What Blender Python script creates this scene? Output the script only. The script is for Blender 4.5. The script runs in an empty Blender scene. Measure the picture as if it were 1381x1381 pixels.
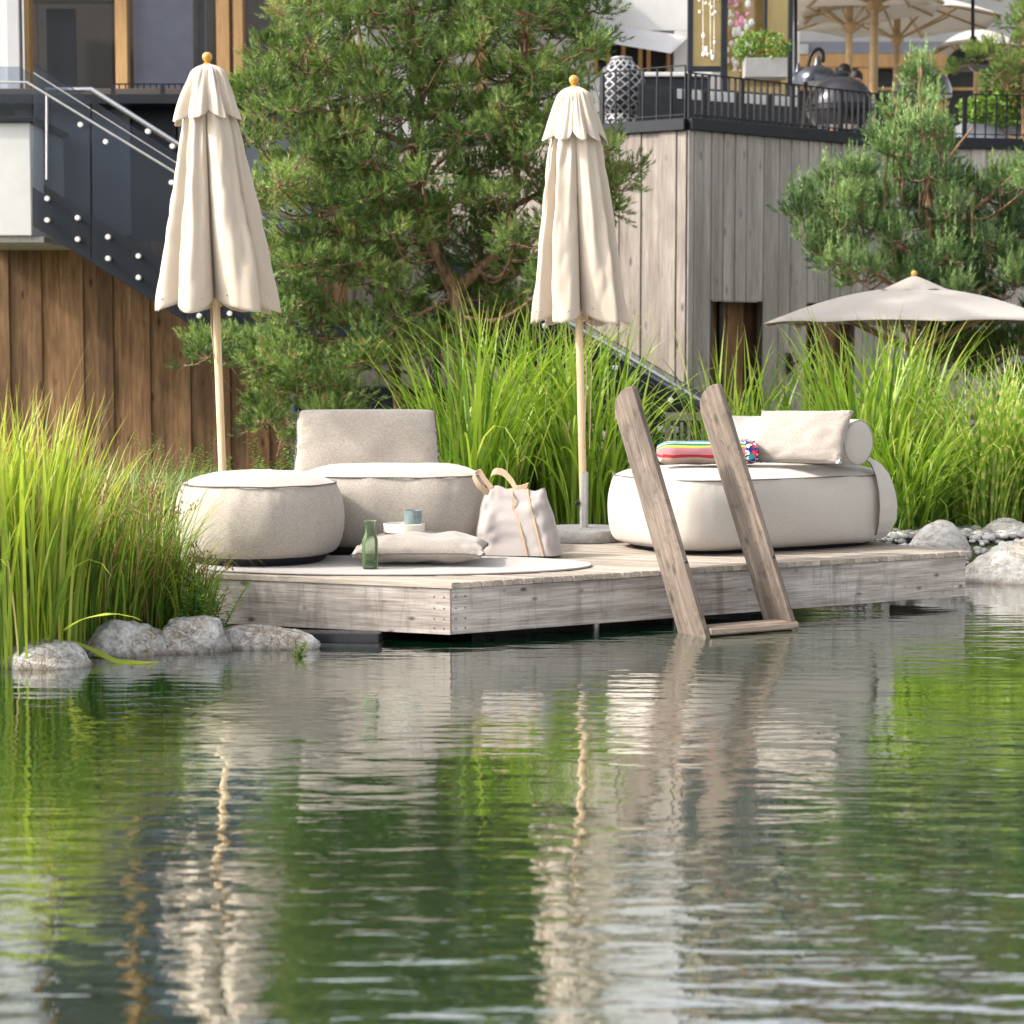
import bpy, bmesh, math, random
import numpy as np
from mathutils import Vector, Matrix, noise as mnoise

random.seed(7)
rng = np.random.default_rng(11)
R = math.radians
scene = bpy.context.scene
COL = scene.collection

# ------------------------------------------------------------------ camera, world, sun
FPX, YH, CX, CY, S = 2750.0, 480.0, 690.5, 690.5, 1381.0
CAMZ = 1.625
PITCH = math.atan((CY - YH) / FPX)
cam_data = bpy.data.cameras.new('camera')
cam = bpy.data.objects.new('camera', cam_data)
COL.objects.link(cam)
cam.location = (0, 0, CAMZ)
cam.rotation_euler = (R(90) - PITCH, 0, 0)
cam_data.sensor_width = 36.0
cam_data.lens = 36.0 * FPX / S
cam_data.clip_end = 600.0
cam_data.dof.use_dof = True
cam_data.dof.focus_distance = 12.4
cam_data.dof.aperture_fstop = 2.8
scene.camera = cam

SUN_EL, SUN_DIR = R(38), Vector((-0.93, -0.22, 0)).normalized()   # direction towards the sun
world = bpy.data.worlds.new('World')
scene.world = world
world.use_nodes = True
wn = world.node_tree
wn.nodes.clear()
w_out = wn.nodes.new('ShaderNodeOutputWorld')
w_bg = wn.nodes.new('ShaderNodeBackground')
w_sky = wn.nodes.new('ShaderNodeTexSky')
w_sky.sky_type = 'NISHITA'
w_sky.sun_disc = False
w_sky.sun_elevation = SUN_EL
w_sky.sun_rotation = math.atan2(SUN_DIR.x, SUN_DIR.y)
w_sky.air_density = 0.8
w_sky.dust_density = 4.0
w_sky.ozone_density = 0.6
w_bg.inputs['Strength'].default_value = 0.15
w_hs = wn.nodes.new('ShaderNodeHueSaturation')      # thin high haze: a paler, less blue sky
w_hs.inputs['Saturation'].default_value = 0.22
w_hs.inputs['Value'].default_value = 1.1
wn.links.new(w_sky.outputs[0], w_hs.inputs['Color'])
wn.links.new(w_hs.outputs[0], w_bg.inputs[0])
wn.links.new(w_bg.outputs[0], w_out.inputs[0])

sun_data = bpy.data.lights.new('sun', 'SUN')
sun_data.energy = 2.0
sun_data.angle = R(2.5)
sun_data.color = (1.0, 0.93, 0.82)
sun = bpy.data.objects.new('sun', sun_data)
COL.objects.link(sun)
sv = Vector((SUN_DIR.x * math.cos(SUN_EL), SUN_DIR.y * math.cos(SUN_EL), math.sin(SUN_EL)))
sun.rotation_euler = (-sv).to_track_quat('-Z', 'Y').to_euler()
sun.location = (-20, 5, 20)

scene.view_settings.view_transform = 'Standard'
scene.view_settings.look = 'None'
scene.view_settings.gamma = 1.0
scene.view_settings.use_curve_mapping = False
scene.view_settings.exposure = 1.42
scene.render.engine = 'CYCLES'
scene.cycles.max_bounces = 8
scene.cycles.transparent_max_bounces = 16
scene.cycles.use_denoising = True

# ------------------------------------------------------------------ pixel -> world
def ray(px, py):
    x, y = (px - CX) / FPX, -(py - CY) / FPX
    c, s = math.cos(PITCH), math.sin(PITCH)
    return Vector((x, c + y * s, -s + y * c))
def G(px, py, z):
    """point where the view ray of a photo pixel meets height z"""
    d = ray(px, py); t = (z - CAMZ) / d.z
    return Vector((d.x * t, d.y * t, z))
def P(px, py, Y):
    """point where it meets the vertical plane at distance Y"""
    d = ray(px, py); t = Y / d.y
    return Vector((d.x * t, Y, CAMZ + d.z * t))

# ------------------------------------------------------------------ objects
def Wm(o):
    return (Wm(o.parent) if o.parent else Matrix.Identity(4)) @ o.matrix_basis
def tag(o, label=None, cat=None, group=None, kind=None):
    if label: o['label'] = label
    if cat: o['category'] = cat
    if group: o['group'] = group
    if kind: o['kind'] = kind
    return o
def thing(name, label, cat, loc, group=None):
    o = bpy.data.objects.new(name, None); COL.objects.link(o)
    o.empty_display_size = 0.1
    o.location = loc
    return tag(o, label, cat, group)
def link(name, me, parent=None, M=None, mat=None):
    o = bpy.data.objects.new(name, me); COL.objects.link(o)
    M = M or Matrix.Identity(4)
    if parent is not None:
        o.parent = parent
        o.matrix_basis = Wm(parent).inverted() @ M
    else:
        o.matrix_basis = M
    if mat and not me.materials: me.materials.append(mat)
    return o
def copy_tree(o, parent=None):
    c = o.copy(); COL.objects.link(c); c.parent = parent
    for ch in o.children: copy_tree(ch, c)
    return c

class MB:
    def __init__(s): s.v = []; s.f = []; s.smooth = False
    def add(s, vs, fs):
        n = len(s.v); s.v.extend(tuple(v) for v in vs); s.f.extend(tuple(i + n for i in f) for f in fs); return s
    def box(s, c, size, M=None):
        x, y, z = [k / 2 for k in size]; c = Vector(c)
        vs = [Vector((a, b, d)) for a in (-x, x) for b in (-y, y) for d in (-z, z)]
        vs = [(M @ v if M else v) + c for v in vs]
        return s.add(vs, [(0,1,3,2),(4,6,7,5),(0,4,5,1),(2,3,7,6),(0,2,6,4),(1,5,7,3)])
    def bar(s, a, b, w, h, up=(0,0,1)):
        a, b = Vector(a), Vector(b); d = (b - a); L = d.length; d.normalize()
        sd = d.cross(Vector(up))
        if sd.length < 1e-4: sd = d.cross(Vector((1,0,0)))
        sd.normalize(); u = sd.cross(d)
        M = Matrix((d, sd, u)).transposed()
        return s.box((a + b) / 2, (L, w, h), M)
    def tube(s, pts, r, n=8, caps=True):
        pts = [Vector(p) for p in pts]
        rs = r if isinstance(r, (list, tuple)) else [r] * len(pts)
        base = len(s.v); prev = None
        for i, p in enumerate(pts):
            t = (pts[min(i + 1, len(pts) - 1)] - pts[max(i - 1, 0)])
            if t.length < 1e-9: t = Vector((0, 0, 1))
            t.normalize()
            if prev is None:
                a = t.cross(Vector((0, 0, 1)))
                if a.length < 1e-3: a = t.cross(Vector((1, 0, 0)))
            else:
                a = prev - t * prev.dot(t)
                if a.length < 1e-6: a = t.cross(Vector((1, 0, 0)))
            a.normalize(); prev = a; b = t.cross(a)
            for k in range(n):
                w = 2 * math.pi * k / n
                s.v.append(tuple(p + (a * math.cos(w) + b * math.sin(w)) * rs[i]))
        for i in range(len(pts) - 1):
            for k in range(n):
                q = base + i * n
                s.f.append((q + k, q + (k + 1) % n, q + n + (k + 1) % n, q + n + k))
        if caps:
            s.f.append(tuple(base + k for k in range(n))[::-1])
            q = base + (len(pts) - 1) * n
            s.f.append(tuple(q + k for k in range(n)))
        return s
    def lathe(s, prof, n=32, c=(0,0,0)):
        c = Vector(c); base = len(s.v)
        for r, z in prof:
            for k in range(n):
                w = 2 * math.pi * k / n
                s.v.append((c.x + r * math.cos(w), c.y + r * math.sin(w), c.z + z))
        for i in range(len(prof) - 1):
            for k in range(n):
                q = base + i * n
                s.f.append((q + k, q + (k + 1) % n, q + n + (k + 1) % n, q + n + k))
        if prof[0][0] > 1e-4: s.f.append(tuple(base + k for k in range(n))[::-1])
        if prof[-1][0] > 1e-4: s.f.append(tuple(base + (len(prof) - 1) * n + k for k in range(n)))
        return s
    def prism(s, poly, z0, z1):
        n = len(poly)
        vs = [(p[0], p[1], z0) for p in poly] + [(p[0], p[1], z1) for p in poly]
        fs = [tuple(range(n))[::-1], tuple(range(n, 2 * n))] + [(i, (i + 1) % n, n + (i + 1) % n, n + i) for i in range(n)]
        return s.add(vs, fs)
    def sphere(s, c, r, n=16, m=10, sc=(1,1,1)):
        c = Vector(c); base = len(s.v)
        for i in range(m + 1):
            a = math.pi * i / m
            for k in range(n):
                w = 2 * math.pi * k / n
                s.v.append((c.x + r*sc[0]*math.sin(a)*math.cos(w), c.y + r*sc[1]*math.sin(a)*math.sin(w), c.z + r*sc[2]*math.cos(a)))
        for i in range(m):
            for k in range(n):
                q = base + i * n
                s.f.append((q + k, q + n + k, q + n + (k + 1) % n, q + (k + 1) % n))
        return s
    def mesh(s, name, smooth=False, bevel=0.0, O=None):
        me = bpy.data.meshes.new(name)
        vs = s.v if O is None else [(v[0]-O[0], v[1]-O[1], v[2]-O[2]) for v in s.v]
        me.from_pydata(vs, [], s.f)
        if bevel:
            bm = bmesh.new(); bm.from_mesh(me)
            bmesh.ops.recalc_face_normals(bm, faces=bm.faces)
            bmesh.ops.bevel(bm, geom=list(bm.edges), offset=bevel, segments=1, affect='EDGES', profile=0.5)
            bm.to_mesh(me); bm.free()
        if smooth:
            me.polygons.foreach_set('use_smooth', [True] * len(me.polygons))
            try: me.set_sharp_from_angle(angle=R(smooth if smooth is not True else 50))
            except Exception: pass
        me.update()
        return me
    def build(s, name, mat, parent=None, smooth=False, bevel=0.0, O=None):
        """geometry is given in world coordinates; O is the origin the object gets"""
        if O is None:
            O = Wm(parent).translation if parent is not None else Vector((0, 0, 0))
        me = s.mesh(name, smooth, bevel, O)
        return link(name, me, parent, Matrix.Translation(O), mat)

# ------------------------------------------------------------------ materials
class NT:
    def __init__(s, name):
        s.m = bpy.data.materials.new(name); s.m.use_nodes = True
        s.t = s.m.node_tree; s.t.nodes.clear()
        s.out = s.t.nodes.new('ShaderNodeOutputMaterial')
    def n(s, typ, ins=None, **kw):
        nd = s.t.nodes.new('ShaderNode' + typ)
        for k, v in kw.items(): setattr(nd, k, v)
        for k, v in (ins or {}).items():
            sk = nd.inputs[k]
            if isinstance(v, bpy.types.NodeSocket): s.t.links.new(v, sk)
            else: sk.default_value = v
        return nd
    def ramp(s, fac, stops, interp='LINEAR'):
        nd = s.t.nodes.new('ShaderNodeValToRGB'); cr = nd.color_ramp; cr.interpolation = interp
        while len(cr.elements) < len(stops): cr.elements.new(0.5)
        for e, (p, c) in zip(cr.elements, stops):
            e.position = p; e.color = (c[0], c[1], c[2], 1) if len(c) == 3 else c
        s.t.links.new(fac, nd.inputs[0]); return nd.outputs[0]
    def coord(s, which='Object'): return s.n('TexCoord').outputs[which]
    def mapping(s, vec, scale=(1,1,1), loc=None, rot=(0,0,0)):
        nd = s.n('Mapping', {'Vector': vec, 'Scale': scale, 'Rotation': rot})
        if loc is not None:
            if isinstance(loc, bpy.types.NodeSocket): s.t.links.new(loc, nd.inputs['Location'])
            else: nd.inputs['Location'].default_value = loc
        return nd.outputs[0]
    def noise(s, vec, scale, detail=4, rough=0.55, dist=0.0):
        return s.n('TexNoise', {'Vector': vec, 'Scale': scale, 'Detail': detail, 'Roughness': rough, 'Distortion': dist}).outputs[0]
    def mix(s, fac, a, b, mode='MIX'):
        nd = s.t.nodes.new('ShaderNodeMix'); nd.data_type = 'RGBA'; nd.blend_type = mode
        for k, v in ((0, fac), (6, a), (7, b)):
            if isinstance(v, bpy.types.NodeSocket): s.t.links.new(v, nd.inputs[k])
            else: nd.inputs[k].default_value = v if k == 0 or len(v) == 4 else (*v, 1)
        return nd.outputs[2]
    def math(s, op, a, b=0.0, clamp=False):
        nd = s.n('Math', {0: a, 1: b}, operation=op); nd.use_clamp = clamp; return nd.outputs[0]
    def maprange(s, v, a, b, c, d):
        return s.n('MapRange', {'Value': v, 'From Min': a, 'From Max': b, 'To Min': c, 'To Max': d}).outputs[0]
    def bump(s, h, strength=0.3, dist=0.01):
        return s.n('Bump', {'Height': h, 'Strength': strength, 'Distance': dist}).outputs[0]
    def principled(s, color, rough=0.6, normal=None, **ins):
        nd = s.t.nodes.new('ShaderNodeBsdfPrincipled')
        def put(k, v):
            sk = nd.inputs[k]
            if isinstance(v, bpy.types.NodeSocket): s.t.links.new(v, sk)
            else: sk.default_value = (*v, 1) if (k in ('Base Color', 'Sheen Tint', 'Emission Color') and len(v) == 3) else v
        put('Base Color', color); put('Roughness', rough)
        if normal is not None: put('Normal', normal)
        for k, v in ins.items(): put(k.replace('_', ' '), v)
        return nd.outputs[0]
    def done(s, shader):
        s.t.links.new(shader, s.out.inputs['Surface']); return s.m

def randvec(t):
    r = t.n('ObjectInfo').outputs['Random']
    return t.n('CombineXYZ', {0: t.math('MULTIPLY', r, 37.0), 1: t.math('MULTIPLY', r, 91.0), 2: t.math('MULTIPLY', r, 53.0)}).outputs[0], r

def wood(name, cols, var=0.35, rough=0.75, knots=0.5, grain=1.0, stain=0.35, axis='X', bumps=0.25, spec=0.3, streak=0.0, ks=(2.3, 6.5), kr=(0.09, 0.20)):
    """weathered wood; the grain runs along the local X axis of a board (or Z)"""
    t = NT(name)
    loc, r = randvec(t)
    co = t.coord('Object')
    if axis == 'Z': co = t.mapping(co, rot=(0, R(90), 0))
    v = t.mapping(co, (1, 1, 1), loc)
    g1 = t.noise(t.mapping(v, (1.8 * grain, 42 * grain, 42 * grain)), 1.0, 7, 0.68, 0.5)
    g2 = t.noise(t.mapping(v, (0.7, 7, 7)), 1.0, 4, 0.55, 1.2)
    g3 = t.noise(t.mapping(v, (5, 150, 150)), 1.0, 3, 0.6)
    s = t.math('ADD', t.math('MULTIPLY', g1, 0.5), t.math('MULTIPLY', g2, 0.5))
    s = t.math('ADD', s, t.math('MULTIPLY', t.math('SUBTRACT', g3, 0.5), 0.45))
    c = t.ramp(s, [(0.30, cols[0]), (0.5, cols[1]), (0.68, cols[2])])
    # knots
    vor = t.n('TexVoronoi', {'Vector': t.mapping(v, (ks[0], ks[1], ks[1])), 'Scale': 1.0, 'Randomness': 1.0}, feature='F1')
    ring = t.math('ADD', vor.outputs['Distance'], t.math('MULTIPLY', g2, 0.06))
    k = t.maprange(ring, kr[0], kr[1], knots, 0.0)
    c = t.mix(k, c, tuple(x * 0.28 for x in cols[0]))
    ck = t.noise(t.mapping(v, (1.3, 46, 46), loc=(3, 5, 7)), 1.0, 3, 0.5, 0.3)
    ckl = t.maprange(t.math('ABSOLUTE', t.math('SUBTRACT', ck, 0.5)), 0.0, 0.010, 0.6, 0.0)
    ckl = t.math('MULTIPLY', ckl, t.maprange(g2, 0.45, 0.6, 0.0, 1.0))
    c = t.mix(ckl, c, tuple(x * 0.25 for x in cols[0]))
    # stains and per-board tone
    st = t.maprange(t.noise(t.mapping(v, (1.1, 2.4, 2.4)), 1.0, 3, 0.6), 0.42, 0.68, 0.0, stain)
    c = t.mix(st, c, tuple(x * 0.5 for x in cols[0]))
    if streak:
        sk = t.noise(t.mapping(v, (9, 9, 1.6)), 1.0, 5, 0.7, 0.8)
        c = t.mix(t.maprange(sk, 0.52, 0.68, 0.0, streak), c, tuple(x * 0.4 for x in cols[0]))
        sk2 = t.noise(t.mapping(v, (3, 9, 6)), 1.0, 6, 0.75, 0.4)
        c = t.mix(t.maprange(sk2, 0.55, 0.72, 0.0, streak * 0.8), c, cols[2])
    rv = t.maprange(r, 0, 1, 1 - var, 1 + var * 0.6)
    c = t.mix(1.0, c, t.n('CombineColor', {0: rv, 1: rv, 2: rv}).outputs[0], 'MULTIPLY')
    h = t.math('SUBTRACT', t.math('SUBTRACT', g1, t.math('MULTIPLY', k, 0.6)), t.math('MULTIPLY', ckl, 0.8))
    return t.done(t.principled(c, rough, t.bump(h, bumps, 0.004), Specular_IOR_Level=spec))

def plain(name, col, rough=0.6, metal=0.0, nscale=8.0, namt=0.12, bumps=0.05, spec=0.5, **kw):
    t = NT(name); co = t.coord('Object')
    n = t.noise(co, nscale, 5, 0.6)
    f = t.maprange(n, 0.3, 0.7, 1 - namt, 1 + namt)
    c = t.mix(1.0, col, t.n('CombineColor', {0: f, 1: f, 2: f}).outputs[0], 'MULTIPLY')
    rr = t.maprange(t.noise(co, nscale * 2.3, 3), 0.3, 0.7, max(0.02, rough - 0.06), rough + 0.06)
    return t.done(t.principled(c, rr, t.bump(n, bumps, 0.005), Metallic=metal, Specular_IOR_Level=spec, **kw))

def fabric(name, col, col2, weave=420, bumps=0.25, soft=0.0, amt=0.6):
    t = NT(name); co = t.coord('Object')
    a = t.noise(t.mapping(co, (weave, weave * 0.28, weave * 0.5)), 1.0, 2, 0.6)
    b = t.noise(t.mapping(co, (weave * 0.3, weave, weave * 1.2)), 1.0, 2, 0.6)
    m = t.math('MULTIPLY', t.math('ADD', a, b), 0.5)
    big = t.noise(co, 3.0, 4, 0.55)
    f = t.maprange(m, 0.36, 0.62, 0.0, 1.0)
    c = t.mix(f, col2, col)
    c = t.mix(t.maprange(big, 0.35, 0.7, 0.0, 0.18 * amt), c, tuple(x * 0.6 for x in col))
    h = t.math('ADD', m, t.math('MULTIPLY', big, 2.0))
    sh = t.principled(c, 0.9, t.bump(h, bumps, 0.003), Sheen_Weight=0.25, Sheen_Roughness=0.5, Specular_IOR_Level=0.2)
    if soft:
        tr = t.n('BsdfTranslucent', {'Color': (*col, 1)}).outputs[0]
        sh = t.n('MixShader', {0: soft, 1: sh, 2: tr}).outputs[0]
    return t.done(sh)

def leafmat(name, stops, trans=0.4, zebra=False, rough=0.45, tip=None):
    t = NT(name)
    a = t.n('Attribute', attribute_name='var').outputs['Fac']
    c = t.ramp(a, stops)
    tt = t.n('Attribute', attribute_name='along').outputs['Fac']
    if tip: c = t.mix(t.maprange(tt, 0.82, 1.0, 0.0, 0.7), c, tip)
    if zebra:
        w = t.math('SINE', t.math('ADD', t.math('MULTIPLY', tt, 60.0), t.math('MULTIPLY', a, 40.0)))
        c = t.mix(t.maprange(w, 0.25, 0.6, 0.0, 0.75), c, (0.62, 0.6, 0.22))
    p = t.principled(c, rough, Specular_IOR_Level=0.4)
    tr = t.n('BsdfTranslucent', {'Color': t.mix(1.0, c, (1.25, 1.2, 0.7), 'MULTIPLY')}).outputs[0]
    return t.done(t.n('MixShader', {0: trans, 1: p, 2: tr}).outputs[0])

def glass(name, tint, alpha=0.55, rough=0.02, spec=0.6):
    """thin tinted sheet: part transparent, part glossy"""
    t = NT(name)
    tr = t.n('BsdfTransparent', {'Color': (*tint, 1)}).outputs[0]
    gl = t.principled(tuple(x * 0.15 for x in tint), rough, Specular_IOR_Level=spec)
    fr = t.n('Fresnel', {'IOR': 1.5}).outputs[0]
    f = t.math('ADD', t.math('MULTIPLY', fr, 0.9), 1 - alpha, clamp=True)
    return t.done(t.n('MixShader', {0: f, 1: tr, 2: gl}).outputs[0])

def rockmat(name, base, light, dark, warm, scale=6.0, top=0.6):
    t = NT(name)
    loc, r = randvec(t)
    v = t.mapping(t.coord('Object'), (1, 1, 1), loc)
    n1 = t.noise(v, scale, 8, 0.68, 0.6); n2 = t.noise(v, scale * 4.5, 6, 0.7)
    n3 = t.noise(v, scale * 0.5, 3, 0.5)
    c = t.ramp(t.math('ADD', t.math('MULTIPLY', n1, 0.65), t.math('MULTIPLY', n2, 0.35)), [(0.36, dark), (0.48, base), (0.6, light)])
    c = t.mix(t.maprange(n3, 0.5, 0.65, 0.0, 0.65), c, warm)
    w = t.n('TexWave', {'Vector': t.mapping(v, (2, 2, 5), rot=(0.6, 0.4, 0)), 'Scale': 2.2, 'Distortion': 9.0, 'Detail': 4.0}, bands_direction='DIAGONAL').outputs['Fac']
    c = t.mix(t.maprange(w, 0.9, 1.0, 0.0, 0.5), c, light)
    fv = t.n('TexVoronoi', {'Vector': t.n('VectorMath', {0: v, 1: t.n('TexNoise', {'Vector': v, 'Scale': scale * 0.7, 'Detail': 5.0}).outputs['Color']}, operation='ADD').outputs[0], 'Scale': scale * 0.75}, feature='DISTANCE_TO_EDGE').outputs['Distance']
    crack = t.math('MULTIPLY', t.maprange(fv, 0.0, 0.06, 0.5, 0.0), t.maprange(n3, 0.45, 0.6, 0.0, 1.0))
    c = t.mix(crack, c, dark)
    spk = t.noise(v, scale * 14, 3, 0.7)
    c = t.mix(t.maprange(spk, 0.58, 0.66, 0.0, 0.6), c, dark)
    # damp band close to the water
    z = t.n('SeparateXYZ', {0: t.n('NewGeometry').outputs['Position']}).outputs[2]
    wet = t.maprange(t.math('ADD', z, t.math('MULTIPLY', n1, 0.06)), 0.03, 0.075, 0.72, 0.0)
    c = t.mix(wet, c, tuple(x * 0.35 for x in warm))
    h = t.math('SUBTRACT', t.math('ADD', n1, t.math('MULTIPLY', n2, 0.5)), t.math('MULTIPLY', crack, 0.5))
    return t.done(t.principled(c, 0.8, t.bump(h, 1.0, 0.03), Specular_IOR_Level=0.3))

M = {}
M['deck'] = wood('deck_wood', ((0.20,0.165,0.13),(0.34,0.29,0.24),(0.46,0.41,0.35)), 0.22, 0.7, 0.25, stain=0.2)
M['fascia'] = wood('fascia_wood', ((0.15,0.12,0.10),(0.35,0.31,0.275),(0.56,0.52,0.48)), 0.06, 0.75, 0.92, stain=0.3, bumps=0.5, streak=0.42, ks=(5.5, 10.0), kr=(0.08, 0.20))
M['ladder'] = wood('ladder_wood', ((0.06,0.045,0.035),(0.145,0.112,0.088),(0.25,0.205,0.168)), 0.06, 0.75, 0.9, stain=0.6, bumps=0.5, streak=0.5, ks=(3.5, 8.0), kr=(0.07, 0.22))
M['wetwood'] = wood('wet_wood', ((0.09,0.05,0.03),(0.22,0.165,0.12),(0.36,0.31,0.26)), 0.1, 0.5, 0.3)
M['greywall'] = wood('silver_wall_wood', ((0.24,0.21,0.19),(0.37,0.335,0.31),(0.50,0.46,0.425)), 0.20, 0.8, 0.55, stain=0.15)
M['tanwall'] = wood('tan_wall_wood', ((0.15,0.12,0.10),(0.26,0.22,0.19),(0.37,0.325,0.285)), 0.16, 0.8, 0.8, stain=0.25)
M['brownwall'] = wood('brown_wall_wood', ((0.055,0.028,0.013),(0.18,0.098,0.045),(0.30,0.185,0.095)), 0.45, 0.8, 0.8, stain=0.4)
M['frame'] = wood('larch_frame', ((0.36,0.19,0.075),(0.50,0.29,0.12),(0.60,0.37,0.17)), 0.1, 0.55, 0.1, stain=0.1, axis='Z')
M['pole'] = wood('umbrella_pole_wood', ((0.48,0.33,0.18),(0.66,0.49,0.30),(0.76,0.60,0.40)), 0.05, 0.5, 0.1, stain=0.05, axis='Z', bumps=0.1)
M['rib'] = wood('umbrella_rib_wood', ((0.30,0.19,0.09),(0.42,0.28,0.14),(0.52,0.36,0.2)), 0.1, 0.5, 0.1)
M['teak'] = wood('grey_teak', ((0.22,0.19,0.16),(0.36,0.32,0.27),(0.48,0.43,0.37)), 0.1, 0.75, 0.2)
M['finial'] = plain('varnished_finial', (0.50,0.25,0.05), 0.25, 0, 20, 0.2)
M['canvas'] = fabric('cream_canvas', (0.66,0.57,0.47), (0.57,0.485,0.39), 260, 0.12, soft=0.25)
M['canvas_grey'] = fabric('greige_canvas', (0.46,0.41,0.37), (0.42,0.37,0.33), 200, 0.1, soft=0.15)
M['canvas_white'] = fabric('white_canvas', (0.66,0.62,0.56), (0.60,0.56,0.50), 160, 0.1, soft=0.3)
M['linen'] = fabric('linen_melange', (0.43,0.38,0.325), (0.27,0.235,0.20), 190, 0.4)
M['linen_light'] = fabric('linen_light', (0.33,0.29,0.255), (0.22,0.19,0.165), 230, 0.3)
M['offwhite'] = fabric('offwhite_outdoor_fabric', (0.48,0.435,0.385), (0.41,0.37,0.325), 180, 0.15)
M['totecloth'] = fabric('tote_canvas', (0.36,0.32,0.30), (0.30,0.265,0.25), 300, 0.2)
M['strap'] = fabric('webbing', (0.42,0.305,0.20), (0.33,0.235,0.15), 500, 0.3)
M['rug'] = fabric('rug_felt', (0.35,0.32,0.30), (0.26,0.235,0.215), 160, 0.3)
M['piping'] = plain('dark_piping', (0.10,0.09,0.085), 0.8)
M['black'] = plain('black_base', (0.012,0.013,0.018), 0.5)
M['navy'] = plain('anthracite_steel', (0.008,0.011,0.017), 0.4, 0.0, 4, 0.2, 0.05, 0.35)
M['rail'] = plain('railing_paint', (0.008,0.009,0.012), 0.5, 0.0, 4, 0.2, 0.05, 0.3)
M['coping'] = plain('coping_metal', (0.008,0.010,0.014), 0.5, 0.0, 3, 0.25, 0.05, 0.3)
M['steel'] = plain('brushed_steel', (0.62,0.62,0.62), 0.28, 1.0, 30, 0.08)
M['galv'] = plain('galvanised_tube', (0.52,0.51,0.50), 0.42, 0.7, 18, 0.15)
M['whitedot'] = plain('bright_steel_cap', (0.78,0.76,0.72), 0.35, 0.3, 30, 0.08)
M['plaster'] = plain('white_plaster', (0.58,0.57,0.555), 0.9, 0, 3, 0.06, 0.2)
M['plaster_grey'] = plain('grey_plaster', (0.50,0.49,0.49), 0.9, 0, 3, 0.06, 0.2)
M['concrete'] = plain('concrete', (0.34,0.32,0.305), 0.85, 0, 25, 0.25, 0.35)
M['dpanel'] = plain('slate_panel', (0.19,0.195,0.235), 0.45, 0.0, 1.5, 0.15)
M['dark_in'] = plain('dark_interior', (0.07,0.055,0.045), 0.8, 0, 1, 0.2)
M['curtain'] = plain('grey_curtain', (0.62,0.58,0.70), 0.9, 0, 2, 0.12)
M['sheer'] = plain('sheer_curtain', (0.45,0.45,0.47), 0.9, 0, 5, 0.15)
M['glass'] = glass('window_glass', (0.90,0.92,0.94), 0.93)
M['glass_dark'] = glass('stair_glass', (0.80,0.84,0.90), 0.92)
M['bronze'] = plain('bronze_mirror_glass', (0.30,0.22,0.09), 0.12, 0.55, 1.5, 0.2, 0.02)
M['steelblack'] = plain('black_beam', (0.02,0.02,0.022), 0.3, 0.2, 10, 0.3, 0.2)
M['kamado'] = plain('glazed_ceramic', (0.022,0.021,0.027), 0.16, 0.0, 60, 0.4, 0.35)
M['lampmetal'] = plain('lamp_shade_metal', (0.10,0.11,0.135), 0.3, 0.6, 8, 0.3)
M['basket'] = plain('lantern_band', (0.28,0.28,0.29), 0.45, 0.2, 30, 0.4)
M['basket_dark'] = plain('lantern_inside', (0.015,0.015,0.017), 0.7)
M['skin'] = plain('skin', (0.42,0.25,0.17), 0.6)
M['hair'] = plain('dark_hair', (0.015,0.01,0.008), 0.6)
M['shirt'] = plain('dark_shirt', (0.02,0.022,0.035), 0.85)
M['wet_label'] = plain('white_tag', (0.75,0.75,0.75), 0.7)
M['planter'] = plain('white_planter', (0.26,0.255,0.245), 0.6)
M['zinc'] = plain('zinc_trough', (0.26,0.28,0.31), 0.5, 0.3)
M['pink'] = plain('pink_petals', (0.72,0.30,0.42), 0.6)
M['whitepetal'] = plain('white_petals', (0.82,0.80,0.76), 0.6)
M['teal'] = plain('teal_cushion', (0.10,0.22,0.22), 0.85)
M['bark'] = None
def barkmat():
    t = NT('pine_bark'); co = t.coord('Object')
    n = t.noise(t.mapping(co, (9, 9, 3)), 1.6, 7, 0.65, 0.8)
    c = t.ramp(n, [(0.36, (0.05,0.03,0.02)), (0.5, (0.19,0.105,0.06)), (0.64, (0.33,0.20,0.12))])
    return t.done(t.principled(c, 0.9, t.bump(n, 0.9, 0.02)))
M['bark'] = barkmat()
M['needles'] = leafmat('pine_needles', [(0.0,(0.045,0.09,0.02)),(0.35,(0.12,0.20,0.045)),(0.7,(0.25,0.35,0.095)),(0.9,(0.40,0.48,0.18)),(0.97,(0.30,0.20,0.08))], 0.25, rough=0.5)
M['needles_blue'] = leafmat('young_pine_needles', [(0.0,(0.035,0.075,0.03)),(0.45,(0.09,0.17,0.05)),(0.8,(0.20,0.31,0.10)),(1.0,(0.32,0.43,0.17))], 0.2, rough=0.5)
M['leaves'] = leafmat('hedge_leaves', [(0.0,(0.05,0.11,0.02)),(0.5,(0.13,0.25,0.04)),(1.0,(0.28,0.42,0.08))], 0.35)
M['reed'] = leafmat('reed_blades', [(0.0,(0.06,0.13,0.015)),(0.35,(0.17,0.27,0.025)),(0.75,(0.35,0.44,0.05)),(0.95,(0.55,0.58,0.13)),(0.99,(0.48,0.38,0.18))], 0.45, tip=(0.5,0.42,0.12))
M['misc'] = leafmat('miscanthus_blades', [(0.0,(0.04,0.10,0.012)),(0.4,(0.15,0.27,0.025)),(0.75,(0.31,0.44,0.055)),(0.93,(0.52,0.60,0.17)),(0.98,(0.42,0.34,0.17))], 0.42, tip=(0.45,0.42,0.14))
M['zebra'] = leafmat('zebra_blades', [(0.0,(0.10,0.22,0.02)),(0.5,(0.22,0.38,0.05)),(1.0,(0.36,0.50,0.08))], 0.45, zebra=True)
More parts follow.
